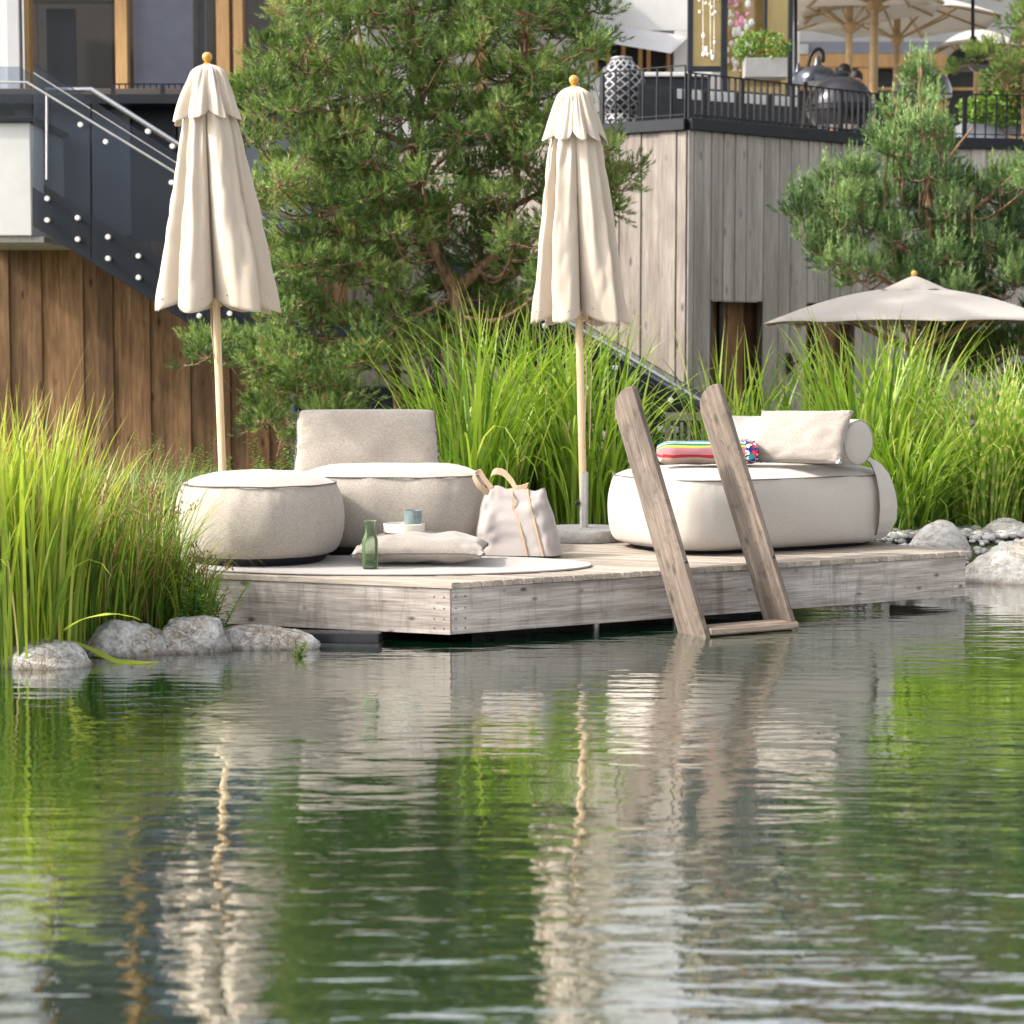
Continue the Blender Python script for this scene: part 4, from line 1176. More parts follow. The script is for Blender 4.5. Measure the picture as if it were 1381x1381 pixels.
# hanging strands in the cabinet
hang = MB(); hangw = MB()
for x in (985, 990, 996, 1004, 1010):
    for q in range(14):
        y = -60 + q * (11 if x > 998 else 13) + random.uniform(-3, 3)
        c = P(x + random.uniform(-5, 5), y, YB + 0.12)
        (hang if (y < 34 and random.random() < .65) else hangw).sphere(c, random.uniform(0.02, 0.045), 7, 5, (1, 1, random.uniform(.8, 1.8)))
hang.build('pink_garland', M['pink'], cab)['kind'] = 'stuff'
hangw.build('white_garland', M['whitepetal'], cab)['kind'] = 'stuff'
cr = MB()
for q in range(34):
    cr.sphere(P(random.uniform(942, 968), random.uniform(-40, 78), YB - 0.05), random.uniform(0.008, 0.022), 6, 4, (1, 1, 1.7))
cr.build('crystal_strand', M['whitepetal'], cab)['kind'] = 'stuff'
for x in (948, 958, 963): MB().tube([P(x, -85, YB - .05), P(x, 76, YB - .05)], 0.003, 4).build('strand', M['whitedot'], cab)
ptr = thing('flower_planter', 'white planter box with green and lilac flowers before the cabinet', 'planter', P(1030, 108, YB - .45))
fr('box', 1003, 1060, 80, 106, YB - 0.32, 0.28, M['planter'], ptr)

# kamado grill
gy = 25.0; gk = P(1133, 172, gy); gk.z = TZ - 0.15
kam = thing('ceramic_grill', 'egg-shaped dark ceramic grill on stand at the terrace railing', 'grill', gk)
u_ = gy / FPX
cz = P(1133, 150, gy).z
rk = 45 * u_
MB().lathe([(0.0, cz - rk * 0.45 - gk.z), (rk * 0.72, cz - rk * 0.45 - gk.z), (rk * 0.93, cz - rk * .2 - gk.z), (rk, cz - 0.02 - gk.z), (rk, cz - gk.z + 0.02)], 40, gk).build('bowl', M['kamado'], kam, smooth=True, O=gk)
MB().lathe([(rk * 1.02 * math.cos(i / 14 * 1.40), cz - gk.z + 0.03 + rk * 0.96 * math.sin(i / 14 * 1.40)) for i in range(15)] + [(0.0, cz - gk.z + .03 + rk * 0.965)], 40, gk).build('lid', M['kamado'], kam, smooth=True, O=gk)
for dz in (0.0, 0.055): MB().tube([gk + Vector((rk*1.025*math.cos(a_/32*6.2832), rk*1.025*math.sin(a_/32*6.2832), cz - gk.z + dz)) for a_ in range(33)], 0.012, 6, False).build('steel_band', M['navy'], kam, smooth=True, O=gk)
MB().lathe([(0.0, 0), (0.10, 0.0), (0.11, 0.05), (0.07, 0.09), (0.0, 0.10)], 20, gk + Vector((0, 0, cz - gk.z + rk * 0.94))).build('chimney_cap', M['navy'], kam, smooth=True, O=gk)
MB().sphere(P(1140.5, 117, gy) + Vector((0, -rk * 0.56, 0)), 0.05, 12, 8, (1.1, .5, .8)).build('thermometer', M['whitedot'], kam, smooth=True)
MB().tube([gk + Vector((sx * rk * .7, -.2, -0.0)) for sx in (-1,)] + [gk + Vector((-rk*.5, -.2, cz - rk*.4 - gk.z))], 0.02, 6).tube([gk + Vector((rk*.7, -.2, 0)), gk + Vector((rk*.5, -.2, cz - rk*.4 - gk.z))], 0.02, 6).build('stand', M['navy'], kam)
MB().box(tuple(gk + Vector((0.02, 0.1, 0.08))), (0.9, 0.4, 0.2)).build('shelf', M['navy'], kam)
# second dark domes further back
def dome(px, py_base, rpx, Y, name, label, cat, mat, flat=0.8, arc=None):
    c = P(px, py_base, Y); r_ = rpx / FPX * Y
    t_ = thing(name, label, cat, c)
    MB().lathe([(r_, 0.0), (r_ * 1.0, 0.03)] + [(r_ * math.cos(i / 12 * 1.35), 0.03 + r_ * flat * math.sin(i / 12 * 1.35)) for i in range(1, 13)] + [(r_ * .16, r_ * flat + .06), (r_ * .12, r_ * flat + .14), (0.0, r_ * flat + .14)], 36, c).build('shade', mat, t_, smooth=True, O=c)
    if arc:
        MB().tube(smooth_pts([P(x, y, Y) for x, y in arc]), 0.024, 8).build('arm', M['rail'], t_, smooth=True)
    return t_
dome(1102, 113, 29, 26.2, 'arc_lamp', 'arched floor lamp with large metal dome shade left of the grill', 'lamp', M['lampmetal'], 0.72,
     [(1083, 182), (1085, 140), (1088, 100), (1094, 74), (1104, 66), (1110, 72), (1110, 84)])
dome(1076, 115, 20, 27.5, 'pendant_lamp', 'metal dome lamp partly hidden by the bronze cabinet', 'lamp', M['lampmetal'], 0.75, [(1073, -120), (1073, 96)])
dome(1245, 131, 38, 27.8, 'garden_oven', 'black domed oven behind the young pine top', 'oven', M['kamado'], 1.0)
dome(1312, 92, 36, 27.0, 'pendant_lamp', 'black dome lamp right above the hedge trough', 'lamp', M['rail'], 0.75, [(1312, -120), (1312, 64)])
MB()
# restaurant guests (small, seen from the chest up)
def person(px, py_head, Y, label, lean=0.0):
    h = P(px, py_head, Y)
    o = thing('person', label, 'person', Vector((h.x, h.y, TZ - 0.15)))
    me = bpy.data.meshes.new('body')
    j = {'pel': (0, 0.05, -0.72), 'wst': (0, 0.03, -0.55), 'chs': (lean * .5, 0, -0.32), 'nek': (lean, 0, -0.14), 'hd0': (lean, -0.01, -0.04), 'hd1': (lean, 0.0, 0.07),
         'shl': (-0.17 + lean, 0, -0.22), 'ell': (-0.24 + lean, -0.05, -0.48), 'wrl': (-0.16, -0.26, -0.55), 'hnl': (-0.10, -0.33, -0.55),
         'shr': (0.17 + lean, 0, -0.22), 'elr': (0.24 + lean, -0.05, -0.48), 'wrr': (0.16, -0.26, -0.55), 'hnr': (0.10, -0.33, -0.55),
         'knl': (-0.12, -0.35, -0.70), 'ftl': (-0.12, -0.35, -1.1), 'knr': (0.12, -0.35, -0.70), 'ftr': (0.12, -0.35, -1.1)}
    rad = {'pel': .15, 'wst': .125, 'chs': .145, 'nek': .05, 'hd0': .075, 'hd1': .085, 'shl': .065, 'ell': .045, 'wrl': .03, 'hnl': .035, 'shr': .065, 'elr': .045, 'wrr': .03, 'hnr': .035, 'knl': .065, 'ftl': .045, 'knr': .065, 'ftr': .045}
    ks = list(j); E = [('pel','wst'),('wst','chs'),('chs','nek'),('nek','hd0'),('hd0','hd1'),('chs','shl'),('shl','ell'),('ell','wrl'),('wrl','hnl'),('chs','shr'),('shr','elr'),('elr','wrr'),('wrr','hnr'),('pel','knl'),('knl','ftl'),('pel','knr'),('knr','ftr')]
    me.from_pydata([tuple(Vector(j[k]) + h) for k in ks], [(ks.index(a_), ks.index(b_)) for a_, b_ in E], [])
    b = link('body', me, None, None, None)
    b.modifiers.new('skin', 'SKIN'); sd = b.modifiers.new('sub', 'SUBSURF'); sd.levels = 2; sd.render_levels = 2
    for i, k in enumerate(ks):
        v = me.skin_vertices[0].data[i]; v.radius = (rad[k], rad[k] * (0.75 if k in ('chs','wst','pel') else 1)); v.use_root = (k == 'pel')
    dg = bpy.context.evaluated_depsgraph_get(); me2 = bpy.data.meshes.new_from_object(b.evaluated_get(dg)); bpy.data.objects.remove(b)
    me2.materials.clear(); me2.materials.append(M['skin']); me2.materials.append(M['shirt'])
    for p in me2.polygons:
        z = p.center.z - h.z
        p.material_index = 0 if z > -0.17 or (z < -0.4 and p.center.y < h.y - 0.2 and z > -0.62) else 1
        p.use_smooth = True
    me2.transform(Matrix.Translation(-Vector(o.location)))
    link('body', me2, o, Matrix.Translation(o.location))
    MB().sphere(h + Vector((lean, 0.02, 0.045)), 0.098, 16, 10, (0.95, 1.0, 1.0)).build('hair', M['hair'], o, smooth=True)
person(1137, 100, 27.0, 'dark-haired guest with head bent behind the ceramic grill', 0.02)
person(1158, 108, 28.2, 'guest in dark shirt sitting between the grill and a parasol pole', -0.03)

# open parasols
def open_parasol(c, R_, rim_z, top_z, label, mat, pole_z0, nside=8, cap=True, rot=0.2, valance=0.0, group='open parasols on the restaurant terrace', pr=0.03, vis_ribs=True):
    root = thing('open_parasol', label, 'parasol', Vector((c[0], c[1], pole_z0)), group)
    c = Vector((c[0], c[1], 0)); mb = MB(); nn, m = nside * 8, 12
    for j in range(m + 1):
        t = 0.10 + 0.90 * j / m
        for k2 in range(nn):
            g = (k2 % 8) / 8
            w = 2 * math.pi * k2 / nn + rot
            sag = math.cos(math.pi / nside) / math.cos((g - 0.5) * 2 * math.pi / nside)
            r = R_ * t * sag
            z = top_z + (rim_z - top_z) * (t ** 1.08) - 0.055 * t * math.sin(math.pi * g) * (1 - t * .4) + 0.06 * math.sin(math.pi * t) 
            mb.v.append((c.x + r * math.cos(w), c.y + r * math.sin(w), z + (0.05 * t * t * math.sin(math.pi * g))))
    for j in range(m):
        for k2 in range(nn):
            q = j * nn; mb.f.append((q + k2, q + nn + k2, q + nn + (k2+1) % nn, q + (k2+1) % nn))
    can = mb.build('canopy', mat, root, smooth=60)
    md = can.modifiers.new('thick', 'SOLIDIFY'); md.thickness = 0.006
    if cap:
        mb = MB()
        for j in range(9):
            t = j / 8 
            for k2 in range(nn):
                g = (k2 % 8) / 8; w = 2 * math.pi * k2 / nn + rot
                r = R_ * (0.01 + 0.225 * t)
                z = top_z + 0.095 - 0.150 * t ** 1.1 + 0.016 * math.sin(math.pi * g) * t * t * (1 if (k2 // 8) % 2 else 1.5)
                mb.v.append((c.x + r * math.cos(w), c.y + r * math.sin(w), z))
        for j in range(8):
            for k2 in range(nn):
                q = j * nn; mb.f.append((q + k2, q + nn + k2, q + nn + (k2+1) % nn, q + (k2+1) % nn))
        mb.f.append(tuple(range(nn))[::-1])
        vc = mb.build('vent_cap', mat, root, smooth=60)
        MB().sphere(Vector((c.x, c.y, top_z + 0.115)), 0.032, 12, 8).build('finial', M['finial'], root, smooth=True)
    MB().tube([(c.x, c.y, pole_z0), (c.x, c.y, top_z)], pr, 14).build('pole', M['pole'] if cap is not None else M['rib'], root, smooth=True)
    hz = rim_z - 0.05
    MB().lathe([(pr, 0), (pr * 1.9, 0.02), (pr * 1.9, 0.14), (pr, 0.16)], 16, Vector((c.x, c.y, hz - 0.28))).build('hub', M['rib'], root, smooth=True)
    if vis_ribs:
        for k2 in range(nside):
            w = 2 * math.pi * k2 / nside + rot; d = Vector((math.cos(w), math.sin(w), 0))
            MB().bar(c + d * (R_ * 0.06) + Vector((0, 0, top_z - 0.05)), c + d * R_ * 0.985 + Vector((0, 0, rim_z - 0.022)), 0.02, 0.03).build('rib', M['rib'], root)
            e_ = c + d * R_ * 0.56 + Vector((0, 0, rim_z + (top_z - rim_z) * 0.44 - 0.05))
            MB().bar(c + d * 0.04 + Vector((0, 0, hz - 0.2)), e_, 0.02, 0.028).build('strut', M['rib'], root)
    return root
# big open one behind the grasses
Yo = 19.0
co_ = P(1232, 435, Yo)
open_parasol((co_.x, Yo), 201 / FPX * Yo, P(1232, 436, Yo).z, P(1232, 386, Yo).z, 'open greige parasol in front of the right pine', M['canvas_grey'], 0.25, 8, True, 0.0, group='open parasols')
# base of that parasol
MB().box((co_.x, Yo, 0.33), (0.6, 0.6, 0.08)).build('parasol_base', M['concrete'], bevel=0.01)
bpy.data.objects['parasol_base']['label'] = 'square concrete foot under the open greige parasol'; bpy.data.objects['parasol_base']['category'] = 'parasol base'
TF = TZ - 0.15
for (px, yr, yt, rpx, Y, lbl) in ((1180, -22, -75, 190, 26.6, 'white terrace parasol with thickest pole, nearest the grill'),
                                   (1146, 12, -32, 128, 30.0, 'white terrace parasol with pole rising behind the grill'),
                                   (1210, 30, -8, 140, 31.5, 'white terrace parasol with fanned struts behind the young pine top'),
                                   (1318, 68, 40, 62, 33.0, 'small white parasol at the far right of the terrace'),
                                   (770, 6, -35, 112, 34.0, 'white parasol in front of the white building behind the central pine')):
    c_ = P(px, yr, Y)
    open_parasol((c_.x, Y), rpx / FPX * Y, c_.z, P(px, yt, Y).z, lbl, M['canvas_white'], TF, 8, None if True else True, 0.35, pr=0.055 if Y < 27 else 0.05)

# rear timber building (right)
YR = 37.0
rb = thing('timber_building', 'timber restaurant front with dark windows behind the terrace parasols', 'building', P(1220, 200, YR))
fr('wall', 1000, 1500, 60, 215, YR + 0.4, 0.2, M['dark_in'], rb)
fr('fascia', 1000, 1500, 58, 74, YR, 0.3, M['dpanel'], rb)
fr('beam', 1000, 1500, 74.3, 92, YR, 0.3, M['frame'], rb)
for x0, x1 in ((1068, 1074), (1118, 1124), (1156, 1180), (1262, 1274), (1356, 1368), (1440, 1452)):
    fr('post', x0, x1, 92.3, 215, YR, 0.25, M['frame'], rb)
for x0, x1 in ((1074, 1118), (1124, 1156), (1180, 1262), (1274, 1356), (1368, 1440)):
    w_ = fr('window', x0 + .3, x1 - .3, 92.5, 213, YR + 0.12, 0.02, M['glass'], rb)
    fr('transom', x0 + .3, x1 - .3, 118, 122, YR + 0.05, 0.05, M['frame'], w_)
fr('upper_wall', 1000, 1500, -120, 57.7, YR + 0.2, 0.2, M['plaster_grey'], rb)
fr('dormer_window', 1075, 1090, 59.5, 73, YR - 0.17, 0.04, M['sheer'], rb)
rf = MB().box((P(1220, 0, YR).x, YR - 1.2, P(1220, -10, YR).z + 2.4), (14, 4.5, 0.25)).build('roof', M['brownwall'], rb)

# white building in the middle
YM = 31.0
mbd = thing('white_building', 'white plastered building with wood-framed ribbon window behind the railing', 'building', P(860, 150, YM))
fr('wall', 430, 800, -260, 190, YM + 0.1, 0.2, M['plaster'], mbd)
fr('wall', 800.2, 930, -260, 44, YM, 0.4, M['plaster'], mbd)
fr('wall', 908, 930, 44.3, 190, YM, 0.4, M['plaster'], mbd)
fr('wall', 800.2, 907.8, 104, 190, YM, 0.4, M['plaster'], mbd)
fr('wall', 930.2, 1075, -260, 190, YM + 1.6, 0.4, M['plaster_grey'], mbd)
# sloping hood above the ribbon window
hd = MB(); a1, b1, a2, b2 = P(786, 30, YM - .22), P(926, 52, YM - .22), P(786, 52, YM - .9), P(905, 72, YM - .9)
hd.add([a1, b1, b2, a2, a1 + Vector((0, .15, .1)), b1 + Vector((0, .15, .1)), b2 + Vector((0, .12, .08)), a2 + Vector((0, .12, .08))], [(0,1,2,3),(7,6,5,4),(0,4,5,1),(1,5,6,2),(2,6,7,3),(3,7,4,0)])
hd.build('hood', M['plaster_grey'], mbd)
fr('window_backing', 800.5, 907.5, 44.6, 103.6, YM + 0.25, 0.05, M['dark_in'], mbd)
wf_ = fr('window', 803, 905, 50, 103.4, YM + 0.12, 0.02, M['glass'], mbd)
for x in (801, 818, 838, 861, 872, 899):
    fr('mullion', x, x + 5, 50, 103, YM, 0.12, M['frame'], wf_)
fr('head', 801, 905, 45, 50, YM - 0.01, 0.13, M['frame'], wf_)
fr('mullion', 640, 660, -260, 190, YM - 0.1, 0.2, M['frame'], mbd)
fr('mullion', 700, 716, -60, 190, YM - 0.1, 0.2, M['frame'], mbd)
fr('downpipe', 461, 470, -200, 150, YM - 0.15, 0.1, M['rail'], mbd)
fr('balcony_slab', 430, 800, -50, -8, YM - 0.8, 1.3, M['dpanel'], mbd)

# left building with large timber windows
YL = 27.0
lb_ = thing('hotel_front', 'hotel front with tall larch-framed windows above the stairs', 'building', P(200, 165, YL))
fr('wall', -160, 29, -260, 175, YL, 0.35, M['plaster'], lb_)
fr('pilaster', 4, 29, -260, 175, YL - 0.22, 0.08, M['plaster_grey'], lb_)
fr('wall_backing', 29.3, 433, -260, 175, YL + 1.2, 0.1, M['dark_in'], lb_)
for x0, x1 in ((29.2, 44), (153, 175), (290, 312), (313, 330), (374, 388), (420, 434)):
    fr('mullion', x0, x1, -260, 172, YL, 0.22, M['frame'], lb_)
for x0, x1, mt in ((44.3, 152.7, 'glass'), (175.3, 289.7, 'glass'), (330.3, 373.7, 'glass'), (388.3, 419.7, 'glass')):
    w_ = fr('window', x0, x1, -258, 170, YL + 0.05, 0.015, M[mt], lb_)
fr('curtain', 176, 262, -250, 168, YL + 0.22, 0.05, M['curtain'], lb_)
# hanging sheer folds
for x0, w_ in ((263, 16), (46, 8)):
    cu = MB(); a_ = P(x0, -250, YL + 0.2); b_ = P(x0 + w_, 168, YL + 0.2); nseg = 24
    for z_ in (a_.z, b_.z):
        for i in range(nseg + 1):
            cu.v.append((a_.x + (b_.x - a_.x) * i / nseg, YL + 0.2 + 0.03 * math.sin(i * 1.6), z_))
    for i in range(nseg): cu.f.append((i, i + 1, i + nseg + 2, i + nseg + 1))
    cu.build('sheer', M['sheer'], lb_, smooth=True)
fr('inner_beam', 44, 152, -5, 3, YL + 0.8, 0.3, M['tanwall'], lb_)
fr('inner_door', 62, 104, 12, 170, YL + 1.0, 0.06, M['navy'], lb_)
fr('terrace_slab', -160, 440, 158, 170, YL - 2.0, 4.4, M['coping'], lb_)
fr('roof_edge', -200, 440, -290, -262, YL - 0.6, 1.6, M['brownwall'], lb_)

# dark slate panel wall below the hotel terrace (seen through the stair glass)
YD = 23.4
dp = thing('slate_panel_wall', 'dark slate panel wall under the hotel terrace behind the stair glass', 'wall', P(240, 300, YD))
for x0, x1 in ((20, 123), (123.2, 178), (178.2, 240), (240.2, 330), (330.2, 420)):
    fr('panel', x0, x1, 128, 318, YD, 0.06, M['dpanel'] if x0 != 178.2 else M['navy'], dp)
fr('ledge', 15, 430, 318.4, 326, YD - 0.02, 0.16, M['steelblack'], dp)
railing(Vector((P(153, 150, YD + .1).x, YD + .1, 0)), Vector((P(345, 150, YD + .1).x, YD + .1, 0)), 'thin dark bar railing on the hotel terrace left of the parasol', 23, 0.40, P(153, 160, YD).z, name='metal_railing')
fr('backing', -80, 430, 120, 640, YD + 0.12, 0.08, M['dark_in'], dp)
ac = thing('terrace_armchair', 'dark rounded armchair with teal cushion behind the left parasol', 'armchair', P(232, 158, 24.4))
MB().sphere(P(236, 138, 24.4), 0.17, 20, 12, (0.7, .5, 1.0)).build('shell', M['hair'], ac, smooth=True)
MB().sphere(P(222, 158, 24.2), 0.2, 16, 10, (1.1, .7, 0.35)).build('seat_cushion', M['teal'], ac, smooth=True)

# brown timber wall at lower left
bwl = thing('brown_timber_wall', 'brown vertical board wall in the shade below the stairs', 'wall', P(150, 560, YD))
wall_parent = bwl
xo = P(-90, 480, 23.3); oL = Vector((xo.x, 23.3, 0)); eL = Vector((P(470, 480, 23.3).x, 23.3, 0))
clad(oL, eL, 0.15, P(100, 326, 23.3).z, [M['brownwall'], M['brownwall'], M['tanwall']] if False else [M['brownwall']], 0.11, 0.27)
# white parapet at far left
pw = P(-70, 318, 21.6); pe = P(40.5, 165, 21.6)
par = thing('balcony_parapet', 'white rendered parapet block at the top of the stairs', 'parapet', Vector((pe.x, 21.6, pw.z)))
MB().box(((pw.x + pe.x) / 2, 22.4, (pw.z + pe.z) / 2), (pe.x - pw.x, 1.6, pe.z - pw.z)).build('block', M['plaster'], par, bevel=0.01)
MB().box(((pw.x + P(52, 0, 21.6).x) / 2, 22.45, pw.z - 0.035), (P(52, 0, 21.6).x - pw.x, 1.6, 0.06)).build('soffit', M['concrete'], par)
MB().box(((pw.x + pe.x) / 2 + .03, 22.38, pe.z + 0.03), (pe.x - pw.x + 0.06, 1.66, 0.055)).build('capping', M['coping'], par)

# ------------------------------------------------------------------ glass stairs
def stair(name, label, Yn, Yf, p_bot, p_top, slope, x_end, hand_off, far=True, glass_splits=(), dots=(), n_steps=18, band=62):
    """p_bot = pixel (x,y) of the lower glass edge at its start, p_top = upper edge height in px there"""
    x0, y0 = p_bot
    root = thing(name, label, 'staircase', P(x0, y0, Yn))
    def line(x, off, Y): return P(x, y0 + (x - x0) * slope + off, Y)
    for Y, side in ((Yn, 'near'), (Yf, 'far')):
        sh = 0 if side == 'near' else -12
        xs_ = [x0] + list(glass_splits) + [x_end]
        for a_, b_ in zip(xs_, xs_[1:]):
            q = [line(a_ + 1, -2 + sh, Y), line(b_ - 1, -2 + sh, Y), line(b_ - 1, -p_top + sh, Y), line(a_ + 1, -p_top + sh, Y)]
            mbg = MB(); off_ = Vector((0, 0.014, 0))
            mbg.add([*q, *[v + off_ for v in q]], [(0,1,2,3),(7,6,5,4)])
            mbg.build('glass_panel', M['glass_dark'], root)
            MB().bar(q[3] + Vector((0, .007, .004)), q[2] + Vector((0, .007, .004)), 0.014, 0.010).build('glass_edge', M['galv'] if side == 'near' else M['navy'], root)
        # stringer
        Ys = Y + 0.05 if side == 'near' else Y - 0.02
        q = [line(x0, 0 + sh, Ys), line(x_end, 0 + sh, Ys), line(x_end, -band + sh, Ys), line(x0, -band + sh, Ys)]
        mbg = MB(); off_ = Vector((0, 0.03, 0))
        mbg.add([*q, *[v + off_ for v in q]], [(0,1,2,3),(7,6,5,4),(0,4,5,1),(1,5,6,2),(2,6,7,3),(3,7,4,0)])
        mbg.build('stringer', M['navy'], root)
    for i in range(1, n_steps):
        t = (i + 0.5) / n_steps; x = x0 + (x_end - x0) * t
        c = line(x, -30, (Yn + Yf) / 2)
        MB().box(tuple(c), (abs(x_end - x0) / n_steps / FPX * Yn * 1.06, Yf - Yn - 0.16, 0.045)).build('step', M['coping'], root)
    return root, line
st, line1 = stair('glass_staircase', 'dark steel stairs with glass balustrade running down from the hotel terrace', 20.8, 22.2, (44, 304), 206, 0.63, 432, 0, glass_splits=(123, 250), n_steps=16, band=52)
def hrail(pts, Y, rad, mat, root, nm='handrail'):
    MB().tube([P(x, y, Y) for x, y in pts], rad, 10).build(nm, mat, root, smooth=30)
hrail([(-40, 111), (36, 111), (245, 238), (428, 353)], 20.72, 0.012, M['galv'], st)
hrail([(62, 122), (123, 121), (245, 198), (440, 321)], 22.3, 0.030, M['steel'], st)
hrail([(63, 126), (63, 242)], 20.74, 0.012, M['galv'], st, 'rail_post')
# flat glass at the top left
mbg = MB(); q = [P(-60, 158, 20.9), P(43, 158, 20.9), P(43, 100, 20.9), P(27, 90, 20.9), P(-60, 90, 20.9)]
mbg.add([*q, *[v + Vector((0, .014, 0)) for v in q]], [(0,1,2,3,4),(9,8,7,6,5),(0,5,6,1),(1,6,7,2),(2,7,8,3),(3,8,9,4),(4,9,5,0)])
mbg.build('glass_panel', M['glass_dark'], st)
for i in range(8):
    for dy in (0, 29):
        x, y = 64 + 41 * i, 268 + 25.8 * i + dy
        c = P(x, y, 20.77)
        MB().lathe([(0.0, 0.0), (0.028, 0.0), (0.030, 0.008), (0.030, 0.045), (0.0, 0.045)], 16, Vector((0, 0, 0))).build
        mbd_ = MB().lathe([(0.0, 0.0), (0.023, 0.0), (0.027, 0.008), (0.027, 0.06), (0.0, 0.06)], 16)
        Mx = Matrix.Rotation(R(-90), 4, 'X'); Mx.translation = c - Vector((0, 0.03, 0))
        link('standoff', mbd_.mesh('standoff', smooth=40), st, Mx, M['whitedot'])
for x, y in ((108, 168), (142, 191), (199, 177), (232, 197), (231, 246)):
    mbd_ = MB().lathe([(0.0, 0.0), (0.023, 0.0), (0.027, 0.008), (0.027, 0.06), (0.0, 0.06)], 16)
    Mx = Matrix.Rotation(R(-90), 4, 'X'); Mx.translation = P(x, y, 20.70)
    link('standoff', mbd_.mesh('standoff', smooth=40), st, Mx, M['whitedot'])
# landing
la_ = P(432, 548, 21.5)
MB().box((la_.x + 0.7, 21.5, la_.z + 0.1), (1.7, 1.5, 0.22)).build('landing', M['navy'], st)
for dx in (0.15, 1.3):
    for yy in (20.95, 22.05):
        MB().tube([(la_.x + dx, yy, 0.1), (la_.x + dx, yy, la_.z)], 0.05, 10).build('landing_post', M['navy'], st, smooth=True)

st2, line2 = stair('lower_staircase', 'lower glass-sided stairs descending behind the right parasol to the ground', 19.9, 21.0, (600, 452), 116, 0.60, 975, 0, glass_splits=(700, 850), n_steps=14, band=98)
hrail([(590, 331), (700, 398), (820, 466), (945, 541)], 19.82, 0.024, M['steel'], st2)
hrail([(600, 420), (820, 500), (940, 575)], 21.2, 0.014, M['galv'], st2)
for x in (635, 735, 830, 905):
    y = 334 + (x - 590) * 0.59 + 14
    mbd_ = MB().lathe([(0.0, 0.0), (0.022, 0.0), (0.027, 0.008), (0.027, 0.06), (0.0, 0.06)], 14)
    Mx = Matrix.Rotation(R(-90), 4, 'X'); Mx.translation = P(x, y + 6, 19.80)
    link('standoff', mbd_.mesh('standoff', smooth=40), st2, Mx, M['whitedot'])
lt = P(600, 440, 20.4)
MB().box((lt.x - 0.8, 20.5, lt.z), (1.7, 1.4, 0.2)).build('landing', M['navy'], st2)
for dx in (-1.5, -0.1):
    MB().tube([(lt.x + dx, 20.5, 0.1), (lt.x + dx, 20.5, lt.z)], 0.06, 10).build('landing_post', M['navy'], st2, smooth=True)

# garden chair and table behind the daybed
gcx = P(934, 602, 17.6)
gc = thing('garden_chair', 'weathered slatted garden chair in the grasses behind the ladder', 'chair', Vector((gcx.x, 17.6, 0.3)))
zt_ = P(934, 562, 17.6).z
for dx in (-0.21, 0.21):
    MB().bar((gcx.x + dx, 17.6, 0.3), (gcx.x + dx, 17.66, zt_), 0.05, 0.03, up=(0,1,0)).build('post', M['teak'], gc)
    MB().bar((gcx.x + dx, 17.15, 0.3), (gcx.x + dx, 17.15, 0.75), 0.05, 0.04, up=(0,1,0)).build('leg', M['teak'], gc)
for q in range(6):
    MB().bar((gcx.x - 0.15 + q * 0.06, 17.6, 0.76), (gcx.x - 0.15 + q * 0.06, 17.65, zt_ - 0.05), 0.026, 0.016, up=(0,1,0)).build('slat', M['teak'], gc)
MB().bar((gcx.x - 0.235, 17.66, zt_), (gcx.x + 0.235, 17.66, zt_), 0.03, 0.07).build('top_rail', M['teak'], gc)
MB().box((gcx.x, 17.38, 0.745), (0.46, 0.46, 0.035)).build('seat', M['teak'], gc)
tb = P(901, 579, 18.2)
tbt = thing('side_table', 'small white side table in the grasses left of the garden chair', 'table', Vector((tb.x, 18.2, 0.3)))
MB().box((tb.x, 18.2, tb.z), (0.17, 0.3, 0.05)).build('table_top', M['plaster'], tbt, bevel=0.008)
MB().tube([(tb.x, 18.2, 0.3), (tb.x, 18.2, tb.z - 0.03)], 0.03, 10).build('leg', M['plaster_grey'], tbt, smooth=True)
# pale dry-laid screen behind the zebra grass on the right
gb0, gb1 = P(1225, 700, 18.0), P(1300, 700, 18.0)
gab = thing('woven_panel', 'low pale woven panel seen through the grass right of the daybed', 'panel', Vector(((gb0.x + gb1.x) / 2, 18.0, 0.3)))
zt0, zt1 = P(1, 612, 18.0).z, P(1, 712, 18.0).z
for q in range(17):
    z = zt1 + (zt0 - zt1) * (q + .5) / 17
    pts = [(gb0.x - 0.1 + (gb1.x - gb0.x + 0.25) * i / 24, 18.0 + 0.03 * math.sin(i * 1.3 + (q % 2) * math.pi), z) for i in range(25)]
    MB().tube(pts, 0.015, 6).build('cane', M['plaster'], gab, smooth=True)
MB().box(((gb0.x + gb1.x) / 2, 18.07, (zt0 + zt1) / 2), (gb1.x - gb0.x + 0.2, 0.02, zt0 - zt1)).build('backing', M['dark_in'], gab)

# ================================================================== VEGETATION
def npmesh(name, verts, faces_flat, nper, attrs=None, smooth=False):
    """verts (N,3), faces as flat index array with nper corners each"""
    me = bpy.data.meshes.new(name)
    nv = len(verts); nf = len(faces_flat) // nper
    me.vertices.add(nv); me.vertices.foreach_set('co', np.asarray(verts, dtype=np.float32).ravel())
    me.loops.add(nf * nper); me.loops.foreach_set('vertex_index', np.asarray(faces_flat, dtype=np.int32))
    me.polygons.add(nf); me.polygons.foreach_set('loop_start', np.arange(0, nf * nper, nper, dtype=np.int32))
    for k_, a_ in (attrs or {}).items():
        at = me.attributes.new(k_, 'FLOAT', 'POINT'); at.data.foreach_set('value', np.asarray(a_, dtype=np.float32))
    me.update(calc_edges=True); me.validate()
    if smooth: me.polygons.foreach_set('use_smooth', [True] * len(me.polygons))
    return me
def unit(v): return v / (np.linalg.norm(v, axis=-1, keepdims=True) + 1e-9)

